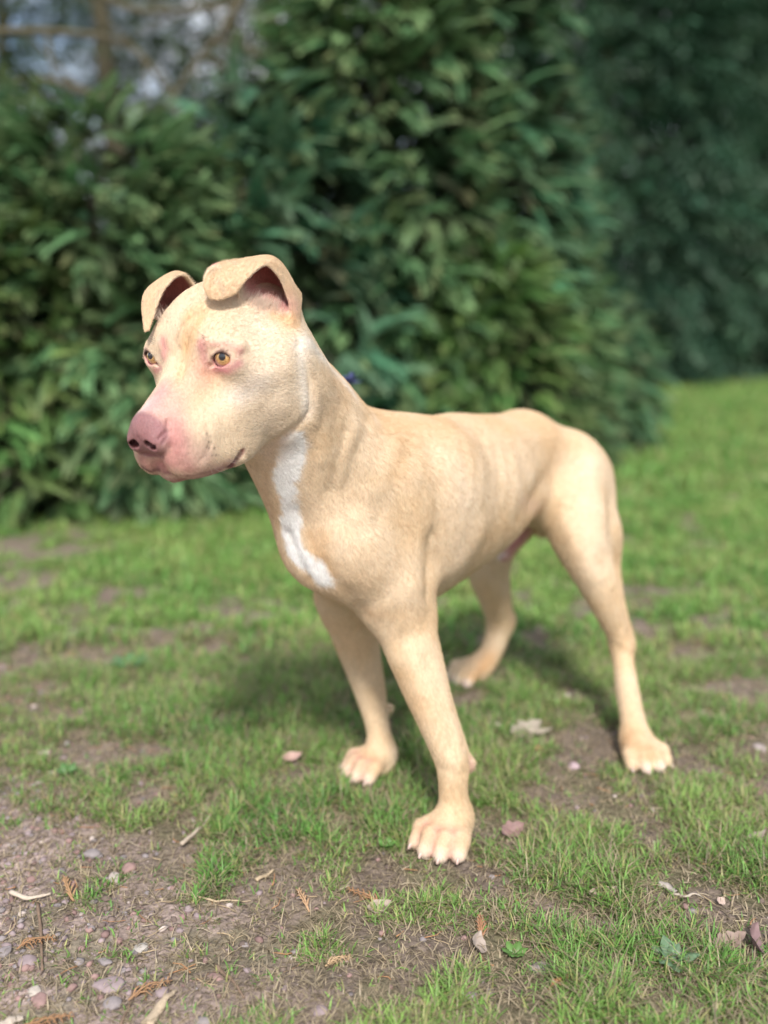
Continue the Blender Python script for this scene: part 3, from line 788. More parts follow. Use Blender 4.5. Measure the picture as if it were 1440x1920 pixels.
def fur(count, seed):
    rng = np.random.default_rng(seed)
    P0, P1, P2, P3 = (DV[DQ[:, k]] for k in range(4))
    ar = .5 * np.linalg.norm(np.cross(P2 - P0, P3 - P1), axis=1)
    fc = (P0 + P2) / 2; fn = DN[DQ[:, 0]]
    hd = sstep(.16, .11, np.linalg.norm(fc - HO + HM[:, 1] * .0, axis=1))
    lc = (fc - HO) @ HM
    wgt = ar * (1 + 2.2 * hd)
    wgt *= np.where(DW[DQ[:, 0]] > .4, 0, 1) * (1 - .75 * EIN[DQ[:, 0]]) * (fc[:, 2] > .004)
    nearer = sstep(1.75, 1.1, fc[:, 1]); wgt *= .45 + .55 * nearer
    f = rng.choice(len(DQ), count, p=wgt / wgt.sum())
    u, v = rng.random(count)[:, None], rng.random(count)[:, None]
    root = (P0[f] * (1 - u) + P1[f] * u) * (1 - v) + (P3[f] * (1 - u) + P2[f] * u) * v
    nrm = fn[f]; root = root - nrm * .0004
    hl = lc[f]; hw = sstep(.17, .12, np.linalg.norm(root - HO, axis=1)) * (hl[:, 1] > -.10)
    legw = sstep(.34, .26, root[:, 2])[:, None]
    flow = (AX * .85 - UP * .55)[None] * (1 - legw) + (-UP + AX * .15)[None] * legw
    hdir = -HM[:, 1][None] * .9 + HM[:, 2][None] * (hl[:, 2:3] * 4 + .05) + HM[:, 0][None] * hl[:, 0:1] * 6
    flow = flow * (1 - hw[:, None]) + hdir * hw[:, None]
    neck = (sstep(.16, .05, root[:, 0] * 0 + np.abs(root[:, 1] - 1.12)) * (root[:, 2] > .33))[:, None] * (1 - hw[:, None])
    flow = flow * (1 - neck * .5) + (-UP * .9 + AX * .3)[None] * neck * .5
    nz = np.stack([vnoise(root, 42, 20 + k) for k in range(3)], 1) - .5
    nz2 = np.stack([vnoise(root, 260, 30 + k) for k in range(3)], 1) - .5
    flow = flow / np.linalg.norm(flow, axis=1)[:, None] + nz * .5 + nz2 * .5 + rng.normal(0, .14, (count, 3))
    flow -= nrm * (flow * nrm).sum(1)[:, None]; flow /= np.linalg.norm(flow, axis=1)[:, None] + 1e-9
    muz = sstep(.0, .07, hl[:, 1]) * hw
    ln = (.0052 + .003 * rng.random(count)) * (1 - .45 * hw) * (1 - .45 * muz)
    pawm = sstep(.05, .02, root[:, 2]); ln *= 1 - .4 * pawm
    tip = flow * ln[:, None]; lift = nrm * (ln * (.18 + .20 * rng.random(count) + .12 * hw))[:, None]
    cl = vnoise(root, 330, 77); cl2 = vnoise(root, 90, 78)
    ln[(np.linalg.norm(root[:, None] + flow[:, None] * .001 - FOL[None], axis=2) < .0015).any(1)] *= .35; tip = flow * ln[:, None]
    _nf = (np.linalg.norm(root[:, None] - FOL[None], axis=2) < .0011).any(1)
    col = DC[DQ[f, 0]] * (1.10 + (cl - .5) * .12 + (cl2 - .5) * .03 + rng.normal(0, .055, count))[:, None]
    dark = rng.random(count) < .006; col[dark] *= .35; col[_nf] = (.12, .075, .065)
    return root, tip, lift, np.full(count, .000085) * (1 + .4 * rng.random(count)), np.clip(col, .01, .92)
if FUR_N:
    o = hair_obj('fur', *fur(FUR_N, 11), dog, m_fur); o['kind'] = 'stuff'
    rng = np.random.default_rng(8); R0, T0 = [], []                    # pale hair at the mouth of the ears
    for k in range(420):
        t = rng.random(); p = surf(462 + 62 * t + rng.normal(0, 4), 566 + 14 * t + rng.normal(0, 6)) if k % 4 else surf(300 + rng.normal(0, 8), 598 + rng.normal(0, 6))
        if p is None: continue
        h = _bvh.find_nearest(Vector(p)); d = HM @ np.array([.25 + .2 * rng.normal(), -.1 + .2 * rng.normal(), .8]) + np.array(h[1]) * .4
        R0.append(p); T0.append(d / np.linalg.norm(d) * rng.uniform(.006, .013))
    R0, T0 = np.array(R0), np.array(T0)
    o = hair_obj('ear_hair', R0, T0, np.zeros_like(T0), np.full(len(R0), .00012), np.tile([.72, .60, .50], (len(R0), 1)), dog, m_fur, 4); o['kind'] = 'stuff'
    # whiskers and brow hairs
    rng = np.random.default_rng(3); R0, T0 = [], []
    for s in (1, -1):
        for k in range(11):
            p = np.array([.030 * s + .006 * s * rng.random(), .080 - .04 * rng.random(), -.075 - .025 * rng.random()])
            h = _bvh.find_nearest(Vector(hp(*p)))
            R0.append(np.array(h[0])); d = HM @ np.array([.8 * s, -.35 + .3 * rng.normal(), -.25 + .3 * rng.normal()])
            T0.append(d / np.linalg.norm(d) * rng.uniform(.012, .030))
        for k in range(5):
            h = _bvh.find_nearest(Vector(hp(.036 * s, .036, .014 + .002 * k)))
            R0.append(np.array(h[0])); T0.append(HM @ np.array([.004 * s * rng.normal(), .010, .016 * rng.uniform(.5, 1.1)]))
    R0, T0 = np.array(R0), np.array(T0)
    o = hair_obj('whiskers', R0, T0, np.zeros_like(T0) + np.array([0, 0, -.003]), np.full(len(R0), .00016), np.tile([.22, .17, .14], (len(R0), 1)), dog, m_fur, 5)
    o['kind'] = 'stuff'

# ------------------------------------------------------------------ ground
def grassy(P):
    """0 bare .. 1 grown, at points of the ground"""
    x, y = P[:, 0], P[:, 1]; q = np.stack([x, y, x * 0], 1)
    n = fbm(q, 4.5, 4, 41); n2 = fbm(q, 15, 3, 47)
    g = .57 + (n - .5) * 1.2 + (n2 - .5) * 2.3
    g -= 1.1 * sstep(.12, .50, -(x + .02) - (y - .95) * .85 + .25 * (n - .5)) * sstep(2.0, 1.1, y)      # gravelly path edge at lower left
    for u, v, r, s in ((1060, 1410, .075, .8), (1330, 1690, .07, .7), (900, 1680, .05, .5), (640, 1790, .06, .7), (820, 1800, .03, .4),
                       (60, 1050, .30, .8), (1400, 1290, .09, .6), (380, 1760, .08, .6), (470, 1140, .12, .4), (950, 1560, .04, .4), (1180, 1500, .06, .4), (560, 1660, .06, .35), (850, 1640, .035, .5)):
        c = gpt(u, v); g -= s * np.exp(-(((x - c[0]) ** 2 + ((y - c[1]) * .8) ** 2) / r ** 2))
    for u, v, r, s in ((950, 1510, .07, .5), (620, 1330, .15, .4), (330, 1060, .4, .6), (300, 1300, .2, .2), (1100, 1600, .1, .3), (1390, 1560, .1, .5), (520, 1280, .2, .3)):
        c = gpt(u, v); g += s * np.exp(-(((x - c[0]) ** 2 + ((y - c[1]) * .8) ** 2) / r ** 2))
    g += sstep(1.25, 1.9, y) * .22 * sstep(-.9, -.3, x) + sstep(2.0, 3.2, y) * .25 + sstep(4, 7, y) * .5
    return np.clip(g, -.3, 1.3)
def ground_z(P):
    q = np.stack([P[:, 0], P[:, 1], P[:, 0] * 0], 1)
    z = (fbm(q, 3, 3, 61) - .5) * .030 + (fbm(q, 22, 3, 65) - .5) * .012 + (fbm(q, 90, 2, 69) - .5) * .005
    near = sstep(6, 2, P[:, 1])
    for k in ('nf', 'ff', 'nh', 'fh'):                                          # firm level ground under the paws
        c = np.mean([e[2] for e in PAWS[k]], 0)
        near = near * (1 - np.exp(-((P[:, 0] - c[0]) ** 2 + (P[:, 1] - c[1]) ** 2) / .05 ** 2))
    far = sstep(5, 20, P[:, 1]) * (fbm(q, .15, 2, 80) - .5) * .5
    return z * near + far
def gaxis(lo, hi, f0, f1, fine, grow, cmax):
    a = [f0]
    while a[-1] < f1: a.append(a[-1] + fine)
    st = fine
    while a[-1] < hi: st = min(st * grow, cmax); a.append(a[-1] + st)
    st = fine
    while a[0] > lo: st = min(st * grow, cmax); a.insert(0, a[0] - st)
    return np.array(a)
gx = gaxis(-400, 400, -.65, .85, .005, 1.07, 40); gy = gaxis(-30, 900, .68, 1.9, .005, 1.06, 40)
GX, GY = np.meshgrid(gx, gy, indexing='ij')
gp = np.stack([GX.ravel(), GY.ravel(), np.zeros(GX.size)], 1)
gp[:, 2] = ground_z(gp)
gr = grassy(gp)
q3 = np.stack([gp[:, 0], gp[:, 1], gp[:, 0] * 0], 1)
na, nb, nc = fbm(q3, 9, 4, 91), fbm(q3, 60, 3, 92), fbm(q3, 2.2, 3, 93)
path = sstep(.08, .45, -(gp[:, 0] + .02) - (gp[:, 1] - .95) * .8 + .25 * (na - .5)) * sstep(2.4, 1.4, gp[:, 1])
soil = np.array([.190, .150, .120]) * (1 - path[:, None]) + np.array([.36, .28, .255]) * path[:, None]
soil = soil * (.7 + .6 * na + .5 * (nb - .5))[:, None]
moss = np.array([.10, .115, .035])
mm = (sstep(.50, .66, fbm(q3, 16, 3, 97)) * .4)[:, None]; soil = soil * (1 - mm) + moss * mm
turf = np.array([.085, .150, .035]) * (1 - nc[:, None]) + np.array([.150, .210, .060]) * nc[:, None]
gm = sstep(.25, .75, gr)[:, None] * (.36 + .64 * sstep(1.4, 3.5, gp[:, 1]))[:, None]
gcol = soil * (1 - gm) + turf * gm
ni, nj = GX.shape; ii, jj = np.meshgrid(np.arange(ni - 1), np.arange(nj - 1), indexing='ij'); b0 = (ii * nj + jj).ravel()
gq = np.stack([b0, b0 + nj, b0 + nj + 1, b0 + 1], 1)
m_gr, nt, b = material('soil_and_turf', .92, .15)
at = nd(nt, 'ShaderNodeAttribute', attribute_name='Col'); tc = nd(nt, 'ShaderNodeTexCoord')
no = nd(nt, 'ShaderNodeTexNoise', Scale=160.0, Detail=8.0, Roughness=.7); vo = nd(nt, 'ShaderNodeTexVoronoi', Scale=130.0)
L = nt.links.new
L(tc.outputs['Object'], no.inputs['Vector']); L(tc.outputs['Object'], vo.inputs['Vector'])
mr = nd(nt, 'ShaderNodeMapRange'); mr.inputs['From Min'].default_value = .3; mr.inputs['From Max'].default_value = .7; mr.inputs['To Min'].default_value = .55; mr.inputs['To Max'].default_value = 1.5
L(no.outputs['Fac'], mr.inputs['Value'])
sc_ = nd(nt, 'ShaderNodeVectorMath', operation='SCALE'); L(at.outputs['Color'], sc_.inputs[0]); L(mr.outputs[0], sc_.inputs['Scale']); L(sc_.outputs[0], b.inputs['Base Color'])
ad = nd(nt, 'ShaderNodeMath', operation='ADD'); L(no.outputs['Fac'], ad.inputs[0]); L(vo.outputs['Distance'], ad.inputs[1])
bm = nd(nt, 'ShaderNodeBump', Strength=.9, Distance=.004); L(ad.outputs[0], bm.inputs['Height']); L(bm.outputs[0], b.inputs['Normal'])
ground = link('ground', mesh_from('ground', gp, gq, m_gr, True, gcol)); ground['kind'] = 'structure'
def gz(x, y):
    return ground_z(np.array([[x, y, 0.0]]))[0]

# ---- blades of grass
def blades(P, ln, wd, col, rng, upright=.8, nseg=3, curl=1.0):
    """ribbon blades rooted at P; ln, wd, col per blade"""
    n = len(P); az = rng.random(n) * 2 * math.pi
    d = np.stack([np.cos(az), np.sin(az), np.zeros(n)], 1); side = np.stack([-np.sin(az), np.cos(az), np.zeros(n)], 1)
    tilt = np.clip(rng.normal(1 - upright, .28, n), .05, 1.5)[:, None]; bend = (curl * (.3 + .9 * rng.random(n)))[:, None]
    V = []; pos = P.copy(); a = tilt.copy()
    for i in range(nseg + 1):
        w = wd * (1 - (i / nseg) ** 1.6) * .5
        if i < nseg: V += [pos - side * w[:, None], pos + side * w[:, None]]
        else: V.append(pos.copy())
        step = (ln / nseg)[:, None]
        pos = pos + (d * np.sin(a) + np.array([0, 0, 1]) * np.cos(a)) * step; a = a + bend / nseg * 1.2
    k = 2 * nseg + 1
    VV = np.stack(V, 1).reshape(-1, 3); VV[:, 2] = np.maximum(VV[:, 2], np.repeat(P[:, 2], k) - .002)
    base = (np.arange(n) * k)[:, None]
    Q = np.concatenate([base + np.array([[2 * i, 2 * i + 1, 2 * i + 3, 2 * i + 2]]) for i in range(nseg - 1)]) if nseg > 1 else np.zeros((0, 4), int)
    T = base + np.array([[2 * nseg - 2, 2 * nseg - 1, 2 * nseg]])
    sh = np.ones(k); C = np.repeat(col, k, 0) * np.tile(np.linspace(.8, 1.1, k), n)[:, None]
    return VV, [T, Q], C
def spread(n, rng, y0, y1, pw=1.0, xm=.46):
    y = y0 + (y1 - y0) * rng.random(n) ** pw
    x = (rng.random(n) * 2 - 1) * (xm * y + .06)
    P = np.stack([x, y, np.zeros(n)], 1); return P
m_bl, nt, b = material('grass_blade', .45, .35)
at = nd(nt, 'ShaderNodeAttribute', attribute_name='Col'); nt.links.new(at.outputs['Color'], b.inputs['Base Color'])
tr = nd(nt, 'ShaderNodeBsdfTranslucent'); nt.links.new(at.outputs['Color'], tr.inputs['Color'])
ms = nd(nt, 'ShaderNodeMixShader'); ms.inputs[0].default_value = .35
nt.links.new(b.outputs[0], ms.inputs[1]); nt.links.new(tr.outputs[0], ms.inputs[2]); nt.links.new(ms.outputs[0], nt.nodes['Material Output'].inputs['Surface'])
def keep_off_paws(P):
    m = np.ones(len(P), bool)
    for k, info in PAWS.items():
        for a, bb, e, t in info:
            m &= ((P[:, 0] - bb[0]) ** 2 + (P[:, 1] - bb[1]) ** 2 > .014 ** 2)
        c = info[0][0]; c2 = info[3][0]; cc = (c + c2) / 2
        m &= ((P[:, 0] - cc[0]) ** 2 + (P[:, 1] - cc[1]) ** 2 > .026 ** 2)
    return m
def grass_layer(name, n, y0, y1, seed, tuft, lmul, wmul, dry=False):
    rng = np.random.default_rng(seed)
    P = spread(n // tuft, rng, y0, y1)
    g = grassy(P); keep = rng.random(len(P)) < (.04 + .96 * sstep(.12, .90, g) if not dry else .45 + .5 * sstep(.0, .5, g)); P = P[keep]
    P = np.repeat(P, tuft, 0); P[:, :2] += rng.normal(0, .0045 * lmul, (len(P), 2)); P = P[keep_off_paws(P)]; g = grassy(P)
    P[:, 2] = ground_z(P) - .001; n = len(P)
    vv = vnoise(P, 7, 3)
    ln = (.010 + .022 * rng.random(n) ** 1.8) * lmul * (.55 + .75 * sstep(.2, 1.1, g)); wd = (.0014 + .0013 * rng.random(n)) * wmul
    cg = np.array([[.115, .30, .06]]) * (1 - vv[:, None]) + np.array([[.29, .44, .12]]) * vv[:, None]
    cg = cg * (.65 + .7 * rng.random(n))[:, None]
    yel = rng.random(n) < .22; cg[yel] = np.array([.40, .40, .16]) * (.7 + .5 * rng.random(yel.sum()))[:, None]
    if dry:
        cg = np.array([[.44, .36, .245]]) * (.35 + .85 * rng.random(n))[:, None]; ln *= 1.15; wd *= .75
        V, F, C = blades(P, ln, wd, cg, rng, upright=-.05, nseg=3, curl=.9)
    else:
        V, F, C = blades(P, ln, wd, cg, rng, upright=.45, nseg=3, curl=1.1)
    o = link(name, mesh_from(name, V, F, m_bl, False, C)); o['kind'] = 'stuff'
    return o
o = grass_layer('grass', 170000, .70, 1.75, 1, 5, 1.0, 1.0); tag(o, 'short patchy green grass around and in front of the dog', 'grass')
o = grass_layer('grass', 80000, 1.75, 3.6, 2, 4, 1.3, 2.2); tag(o, 'blurred green turf between the dog and the hedge', 'grass')
o = grass_layer('grass', 50000, 3.6, 12.0, 6, 5, 2.4, 5.0); tag(o, 'open lawn running back on the right of the hedge', 'grass')
o = grass_layer('dry_grass', 150000, .70, 1.9, 4, 3, 1.15, 1.0, True); tag(o, 'dead straw coloured grass stalks lying among the green blades', 'dry grass')

# ---- stones
m_st, nt, b = material('stone', .8, .3)
at = nd(nt, 'ShaderNodeAttribute', attribute_name='Col'); tc = nd(nt, 'ShaderNodeTexCoord'); no = nd(nt, 'ShaderNodeTexNoise', Scale=140.0, Detail=6.0)
mr = nd(nt, 'ShaderNodeMapRange'); mr.inputs['To Min'].default_value = .65; mr.inputs['To Max'].default_value = 1.35
sc_ = nd(nt, 'ShaderNodeVectorMath', operation='SCALE'); bm = nd(nt, 'ShaderNodeBump', Strength=.5, Distance=.0015)
L = nt.links.new; L(tc.outputs['Object'], no.inputs['Vector']); L(no.outputs['Fac'], mr.inputs['Value']); L(at.outputs['Color'], sc_.inputs[0]); L(mr.outputs[0], sc_.inputs['Scale'])
L(sc_.outputs[0], b.inputs['Base Color']); L(no.outputs['Fac'], bm.inputs['Height']); L(bm.outputs[0], b.inputs['Normal'])
def ico(sub):
    import bmesh
    bmm = bmesh.new(); bmesh.ops.create_icosphere(bmm, subdivisions=sub, radius=1.0)
    V = np.array([v.co[:] for v in bmm.verts]); F = np.array([[v.index for v in f.verts] for f in bmm.faces]); bmm.free(); return V, F
I3V, I3F = ico(3); I1V, I1F = ico(1)
def rock(seed, V=I3V):
    """unit pebble: a few flat facets knocked off a ball"""
    rng = np.random.default_rng(seed); W = V.copy()
    for k in range(9):
        d = rng.normal(size=3); d /= np.linalg.norm(d); c = rng.uniform(.62, .92)
        h = W @ d - c; W = W - np.maximum(h, 0)[:, None] * d * .85
    W = W * (1 + (fbm(V + seed, 1.6, 3, seed) - .5)[:, None] * .25)
    return W
STONE_SPOTS = []
def stone(name, label, cat, u, v, w, h, col, seed, ang=0.0, flat=.45, group=None):
    """w, h: apparent size on the survey frame"""
    c = gpt(u, v); k = c[1] / F_PX; sx = w * k / 2; sy = max(h * k / 2 * 1.45, sx * .35); sz = min(sx, sy) * flat * 1.2
    V = rock(seed) * np.array([sx, sy, sz]); ca, sa = math.cos(ang), math.sin(ang)
    V = np.stack([V[:, 0] * ca - V[:, 1] * sa, V[:, 0] * sa + V[:, 1] * ca, V[:, 2]], 1)
    o = link(name, mesh_from(name, V, I3F, m_st, True, np.tile(np.array(col), (len(V), 1))))
    o.location = (c[0], c[1], gz(c[0], c[1]) + sz * .15); tag(o, label, cat, group); STONE_SPOTS.append((c[0], c[1], max(sx, sy)))
    return o
PK, GY_, PL, WH, BR = (.28, .18, .165), (.24, .21, .21), (.28, .22, .225), (.44, .39, .34), (.18, .135, .115)
for a in (
    ('long flat purplish grey stone beside the pale stick at lower left', 203, 1837, 68, 40, PL, 1, .35, .4),
    ('angular pink stone left of the long flat purplish stone', 76, 1863, 36, 34, PK, 2, .6, .6),
    ('small cream white stone above the angular pink one', 65, 1848, 28, 26, WH, 3, .3, .6),
    ('broad lilac stone near the left edge above the white one', 48, 1796, 48, 32, PL, 4, .1, .5),
    ('rounded grey pebble between two twigs above the long flat stone', 196, 1794, 22, 26, GY_, 5, 1.2, .6),
    ('wide pale pebble with a domed top on the bare soil', 264, 1768, 34, 22, (.38, .35, .32), 6, 0, .5),
    ('grey brown stone at the lower edge beside the pale stick', 210, 1872, 42, 30, GY_, 7, .4, .5),
    ('pale round pebble on the moss edge of the path', 215, 1643, 28, 26, (.40, .34, .31), 8, .2, .7),
    ('pinkish pebble touching the pale round one on its right', 242, 1628, 30, 24, PK, 9, 0, .6),
    ('grey stone half sunk behind the two path pebbles', 172, 1606, 36, 22, GY_, 10, .2, .5),
    ('upright dark grey stone among green blades at lower right', 1019, 1811, 36, 46, (.26, .225, .225), 11, 1.3, .7),
    ('flat mauve stone below the dark upright one on the left', 883, 1868, 28, 24, (.30, .25, .27), 12, .3, .4),
    ('small pink pebble on dark soil in the middle foreground', 645, 1795, 20, 18, (.44, .32, .30), 13, 0, .7),
    ('second small pink pebble just left of the other on dark soil', 622, 1786, 17, 14, (.42, .33, .30), 14, .5, .7),
    ('narrow reddish stone on the soil right of the pale stick', 405, 1828, 26, 30, PK, 15, .9, .4),
    ('grey lilac stone beside the tip of the pale stick', 302, 1850, 32, 24, PL, 16, .2, .5),
    ('light stone blurred in the grass at far left', 85, 1408, 32, 18, (.48, .40, .38), 17, 0, .5),
    ('grey stone at the left edge on the gravel', 8, 1774, 30, 26, GY_, 18, 0, .5),
    ('rust coloured pebble near the dog\'s hind foot', 1008, 1412, 26, 20, (.42, .24, .14), 19, 0, .5),
    ('pale stone standing in the grass behind the front leg', 922, 1364, 24, 36, (.44, .37, .33), 20, 1.4, .8),
    ('mauve stone on bare soil left of the near hind foot', 1075, 1440, 24, 20, (.40, .30, .32), 21, .4, .6),
    ('greyish stone at the right edge in the grass', 1424, 1412, 22, 24, (.34, .29, .28), 22, .4, .6),
    ('flat grey stone at the bottom edge left of centre', 380, 1905, 40, 26, GY_, 23, 0, .5),
    ('flat lilac stone at the bottom edge beneath the little weeds', 600, 1895, 34, 22, PL, 24, 0, .5)):
    stone('stone', a[0], 'stone', *a[1:7], a[7], a[8])
rng = np.random.default_rng(12)                                                 # gravel: too small and many to pick apart
N = 16000; P = spread(N * 3, rng, .80, 2.3); gg = grassy(P); pa = sstep(.05, .6, -(P[:, 0] + .02) - (P[:, 1] - .95) * .5)
P = P[rng.random(len(P)) < (.05 + .75 * pa) * (1 - .7 * sstep(.2, .8, gg))][:N]; P[:, 2] = ground_z(P); n = len(P)
vs = []; cs = []
shapes = [rock(100 + k, I1V) for k in range(8)]
for i in range(n):
    r = .0011 + .0065 * rng.random() ** 4; a = rng.random() * 6.28; ca, sa = math.cos(a), math.sin(a)
    V = shapes[i % 8] * np.array([r, r * rng.uniform(.55, 1), r * rng.uniform(.35, .7)]); vs.append(np.stack([V[:, 0] * ca - V[:, 1] * sa, V[:, 0] * sa + V[:, 1] * ca, V[:, 2]], 1) + P[i] + [0, 0, r * .15])
    c = np.array([PK, GY_, PL, BR, (.45, .38, .34)][rng.choice(5, p=[.3, .2, .25, .17, .08])]) * rng.uniform(.7, 1.15); cs.append(np.tile(c, (len(I1V), 1)))
F = (np.arange(n) * len(I1V))[:, None, None] + I1F[None]
o = link('gravel', mesh_from('gravel', np.concatenate(vs), F.reshape(-1, 3), m_st, False, np.concatenate(cs))); tag(o, 'fine pinkish gravel scattered on bare soil at lower left', 'gravel', kind='stuff')

# ---- sticks, twigs, fallen sprigs, dead leaves
m_wd, nt, b = material('dead_wood', .85, .2)
at = nd(nt, 'ShaderNodeAttribute', attribute_name='Col'); tc = nd(nt, 'ShaderNodeTexCoord'); no = nd(nt, 'ShaderNodeTexNoise', Scale=300.0, Detail=5.0)
mr = nd(nt, 'ShaderNodeMapRange'); mr.inputs['To Min'].default_value = .6; mr.inputs['To Max'].default_value = 1.4; sc_ = nd(nt, 'ShaderNodeVectorMath', operation='SCALE')
L = nt.links.new; L(tc.outputs['Object'], no.inputs['Vector']); L(no.outputs['Fac'], mr.inputs['Value']); L(at.outputs['Color'], sc_.inputs[0]); L(mr.outputs[0], sc_.inputs['Scale']); L(sc_.outputs[0], b.inputs['Base Color'])
bm = nd(nt, 'ShaderNodeBump', Strength=.5, Distance=.001); L(no.outputs['Fac'], bm.inputs['Height']); L(bm.outputs[0], b.inputs['Normal'])
def tube(P, R, seg=6, flat=1.0):
    P = np.asarray(P, float); R = np.asarray(R, float); T = np.gradient(P, axis=0); T /= np.linalg.norm(T, axis=1)[:, None] + 1e-12
    up = np.where(np.abs(T[:, 2:3]) > .9, np.array([[1.0, 0, 0]]), np.array([[0, 0, 1.0]])); S = np.cross(T, up); S /= np.linalg.norm(S, axis=1)[:, None]; U = np.cross(S, T)
    a = np.arange(seg) * 2 * math.pi / seg
    V = (P[:, None] + (S[:, None] * np.cos(a)[None, :, None] + U[:, None] * np.sin(a)[None, :, None] * flat) * R[:, None, None]).reshape(-1, 3)
    n = len(P); Q = [(i * seg + j, i * seg + (j + 1) % seg, (i + 1) * seg + (j + 1) % seg, (i + 1) * seg + j) for i in range(n - 1) for j in range(seg)]
    Q += [(0, seg - 1, seg - 2, 1)] if seg == 4 else []
    return V, np.array(Q)
def lay(pts, zoff=.003, n=14):
    """ground polyline through survey pixels, wriggled a little"""
    G = np.array([gpt(*q) for q in pts]); G = catmull(G, n)
    G[:, 2] = ground_z(G) + zoff; return G
def stick(name, label, cat, pts, r0, r1, col, zoff=.003, flat=.8, n=14, group=None, seed=0):
    G = lay(pts, zoff, n); rng = np.random.default_rng(seed); R = np.linspace(r0, r1, len(G)) * (1 + .15 * rng.normal(size=len(G)))
    o0 = G[0].copy(); V, Q = tube(G - o0, R, 8, flat)
    k = len(V); V = np.concatenate([V, [G[0] - o0, G[-1] - o0]]); T = [(k, (j + 1) % 8, j) for j in range(8)] + [(k + 1, k - 8 + j, k - 8 + (j + 1) % 8) for j in range(8)]
    o = link(name, mesh_from(name, V, [Q, np.array(T)], m_wd, True, np.tile(np.array(col), (len(V), 1)))); o.location = Vector(o0); tag(o, label, cat, group); return o
ST_, TW = (.42, .33, .22), (.20, .14, .10)
stick('stick', 'thick pale split stick lying at the bottom edge left of centre', 'stick', ((275, 1915), (300, 1882), (328, 1850)), .0065, .0030, (.44, .35, .25), .004, .55)
stick('stick', 'broken pale stick in the bottom left corner', 'stick', ((0, 1918), (20, 1906), (42, 1898)), .006, .004, (.48, .41, .34), .004, .5)
stick('stick', 'flat tan wood chip at the bottom edge right of centre', 'wood chip', ((822, 1912), (834, 1900), (850, 1888)), .0060, .0040, (.46, .34, .21), .003, .35)
stick('stick', 'pale bent stick on soil in the middle of the foreground', 'stick', ((480, 1648), (500, 1636), (512, 1628)), .0028, .0018, ST_, .004, .7)
stick('stick', 'silvery curved chip of wood on dark soil at right', 'wood chip', ((1234, 1664), (1250, 1668), (1266, 1678)), .0055, .0040, (.34, .30, .27), .004, .4)
stick('twig', 'thin pale twig beside the silvery chip on dark soil', 'twig', ((1262, 1682), (1285, 1690), (1300, 1684), (1320, 1690)), .0018, .0010, (.42, .36, .30))
stick('twig', 'straight dark twig standing out on the gravel at far left', 'twig', ((70, 1692), (76, 1740), (79, 1815)), .0018, .0014, TW, .004)
stick('twig', 'long dark twig running from the pale stick towards the grass', 'twig', ((405, 1806), (430, 1835), (458, 1870)), .0022, .0012, TW)
stick('twig', 'thin brown twig beneath the long flat stone', 'twig', ((225, 1915), (240, 1880), (248, 1850)), .0016, .0008, TW)
stick('twig', 'long greyish twig across the lower centre of the grass', 'twig', ((340, 1672), (400, 1686), (470, 1680)), .0014, .0010, ST_)
stick('twig', 'dark twig in the grass left of the mauve stone', 'twig', ((828, 1872), (850, 1868), (880, 1856)), .0020, .0010, TW)
stick('twig', 'forked looking pale twig blurred in the grass on the left', 'twig', ((340, 1585), (370, 1560), (395, 1530)), .0030, .0018, (.40, .33, .26), .008)
stick('twig', 'pale curled twig on the path at far left', 'twig', ((20, 1672), (50, 1684), (95, 1676)), .0032, .0020, (.50, .42, .34), .006)
rng = np.random.default_rng(77)                                                 # small needles and bits of stalk
VV, QQ, CC, off = [], [], [], 0
for i in range(1500):
    P = spread(1, rng, .82, 1.9)[0]; a = rng.random() * 6.28; l = rng.uniform(.006, .028); k = rng.normal(0, .5)
    t = np.linspace(0, 1, 4); G = np.stack([P[0] + np.cos(a + k * t) * l * t, P[1] + np.sin(a + k * t) * l * t, t * 0], 1); G[:, 2] = ground_z(G) + rng.uniform(.001, .006)
    V, Q = tube(G, np.linspace(1, .5, 4) * rng.uniform(.0004, .0009), 4); VV.append(V); QQ.append(Q + off); off += len(V)
    c = np.array([(.42, .32, .20), (.38, .20, .10), (.20, .15, .11), (.50, .42, .30)][rng.choice(4)]) * rng.uniform(.7, 1.1); CC.append(np.tile(c, (len(V), 1)))
o = link('plant_litter', mesh_from('plant_litter', np.concatenate(VV), [q for q in (np.concatenate([x[x[:, 0] >= 0] for x in QQ]),)], m_wd, False, np.concatenate(CC))); tag(o, 'scattered needles and broken stalks lying on the soil', 'plant litter', kind='stuff')

def sprig(label, u, v, ang, ln, col, seed):
    """fallen conifer sprig: a stem with alternate curved side shoots"""
    rng = np.random.default_rng(seed); c = gpt(u, v); V_, Q_, off = [], [], 0
    t = np.linspace(0, 1, 8); ca, sa = math.cos(ang), math.sin(ang)
    def put(x, y, r0, r1):
        nonlocal off
        G = np.stack([x * ca - y * sa, x * sa + y * ca, x * 0], 1); G[:, 2] = ground_z(G + c) - gz(c[0], c[1]) + .004 + .006 * np.sin(np.linspace(0, 3, len(x)))
        V, Q = tube(G, np.linspace(r0, r1, len(x)), 5, .6); V_.append(V); Q_.append(Q + off); off += len(V)
    put(t * ln, np.sin(t * 2) * ln * .1, .0013, .0006)
    for k in range(1, 12):
        s = 1 if k % 2 else -1; x0 = ln * k / 12.5; l = ln * (.42 - .025 * k) * rng.uniform(.7, 1.2); tt = np.linspace(0, 1, 4)
        put(x0 + tt * l * .75, np.sin(x0 / ln * 2) * ln * .1 + s * (tt * l * .6 - tt ** 2 * l * .12), .0012, .0005)
    V = np.concatenate(V_); o = link('fallen_sprig', mesh_from('fallen_sprig', V, np.concatenate(Q_), m_wd, True, np.tile(np.array(col), (len(V), 1))))
    o.location = (c[0], c[1], gz(c[0], c[1])); tag(o, label, 'conifer sprig')
RU = (.32, .18, .095)
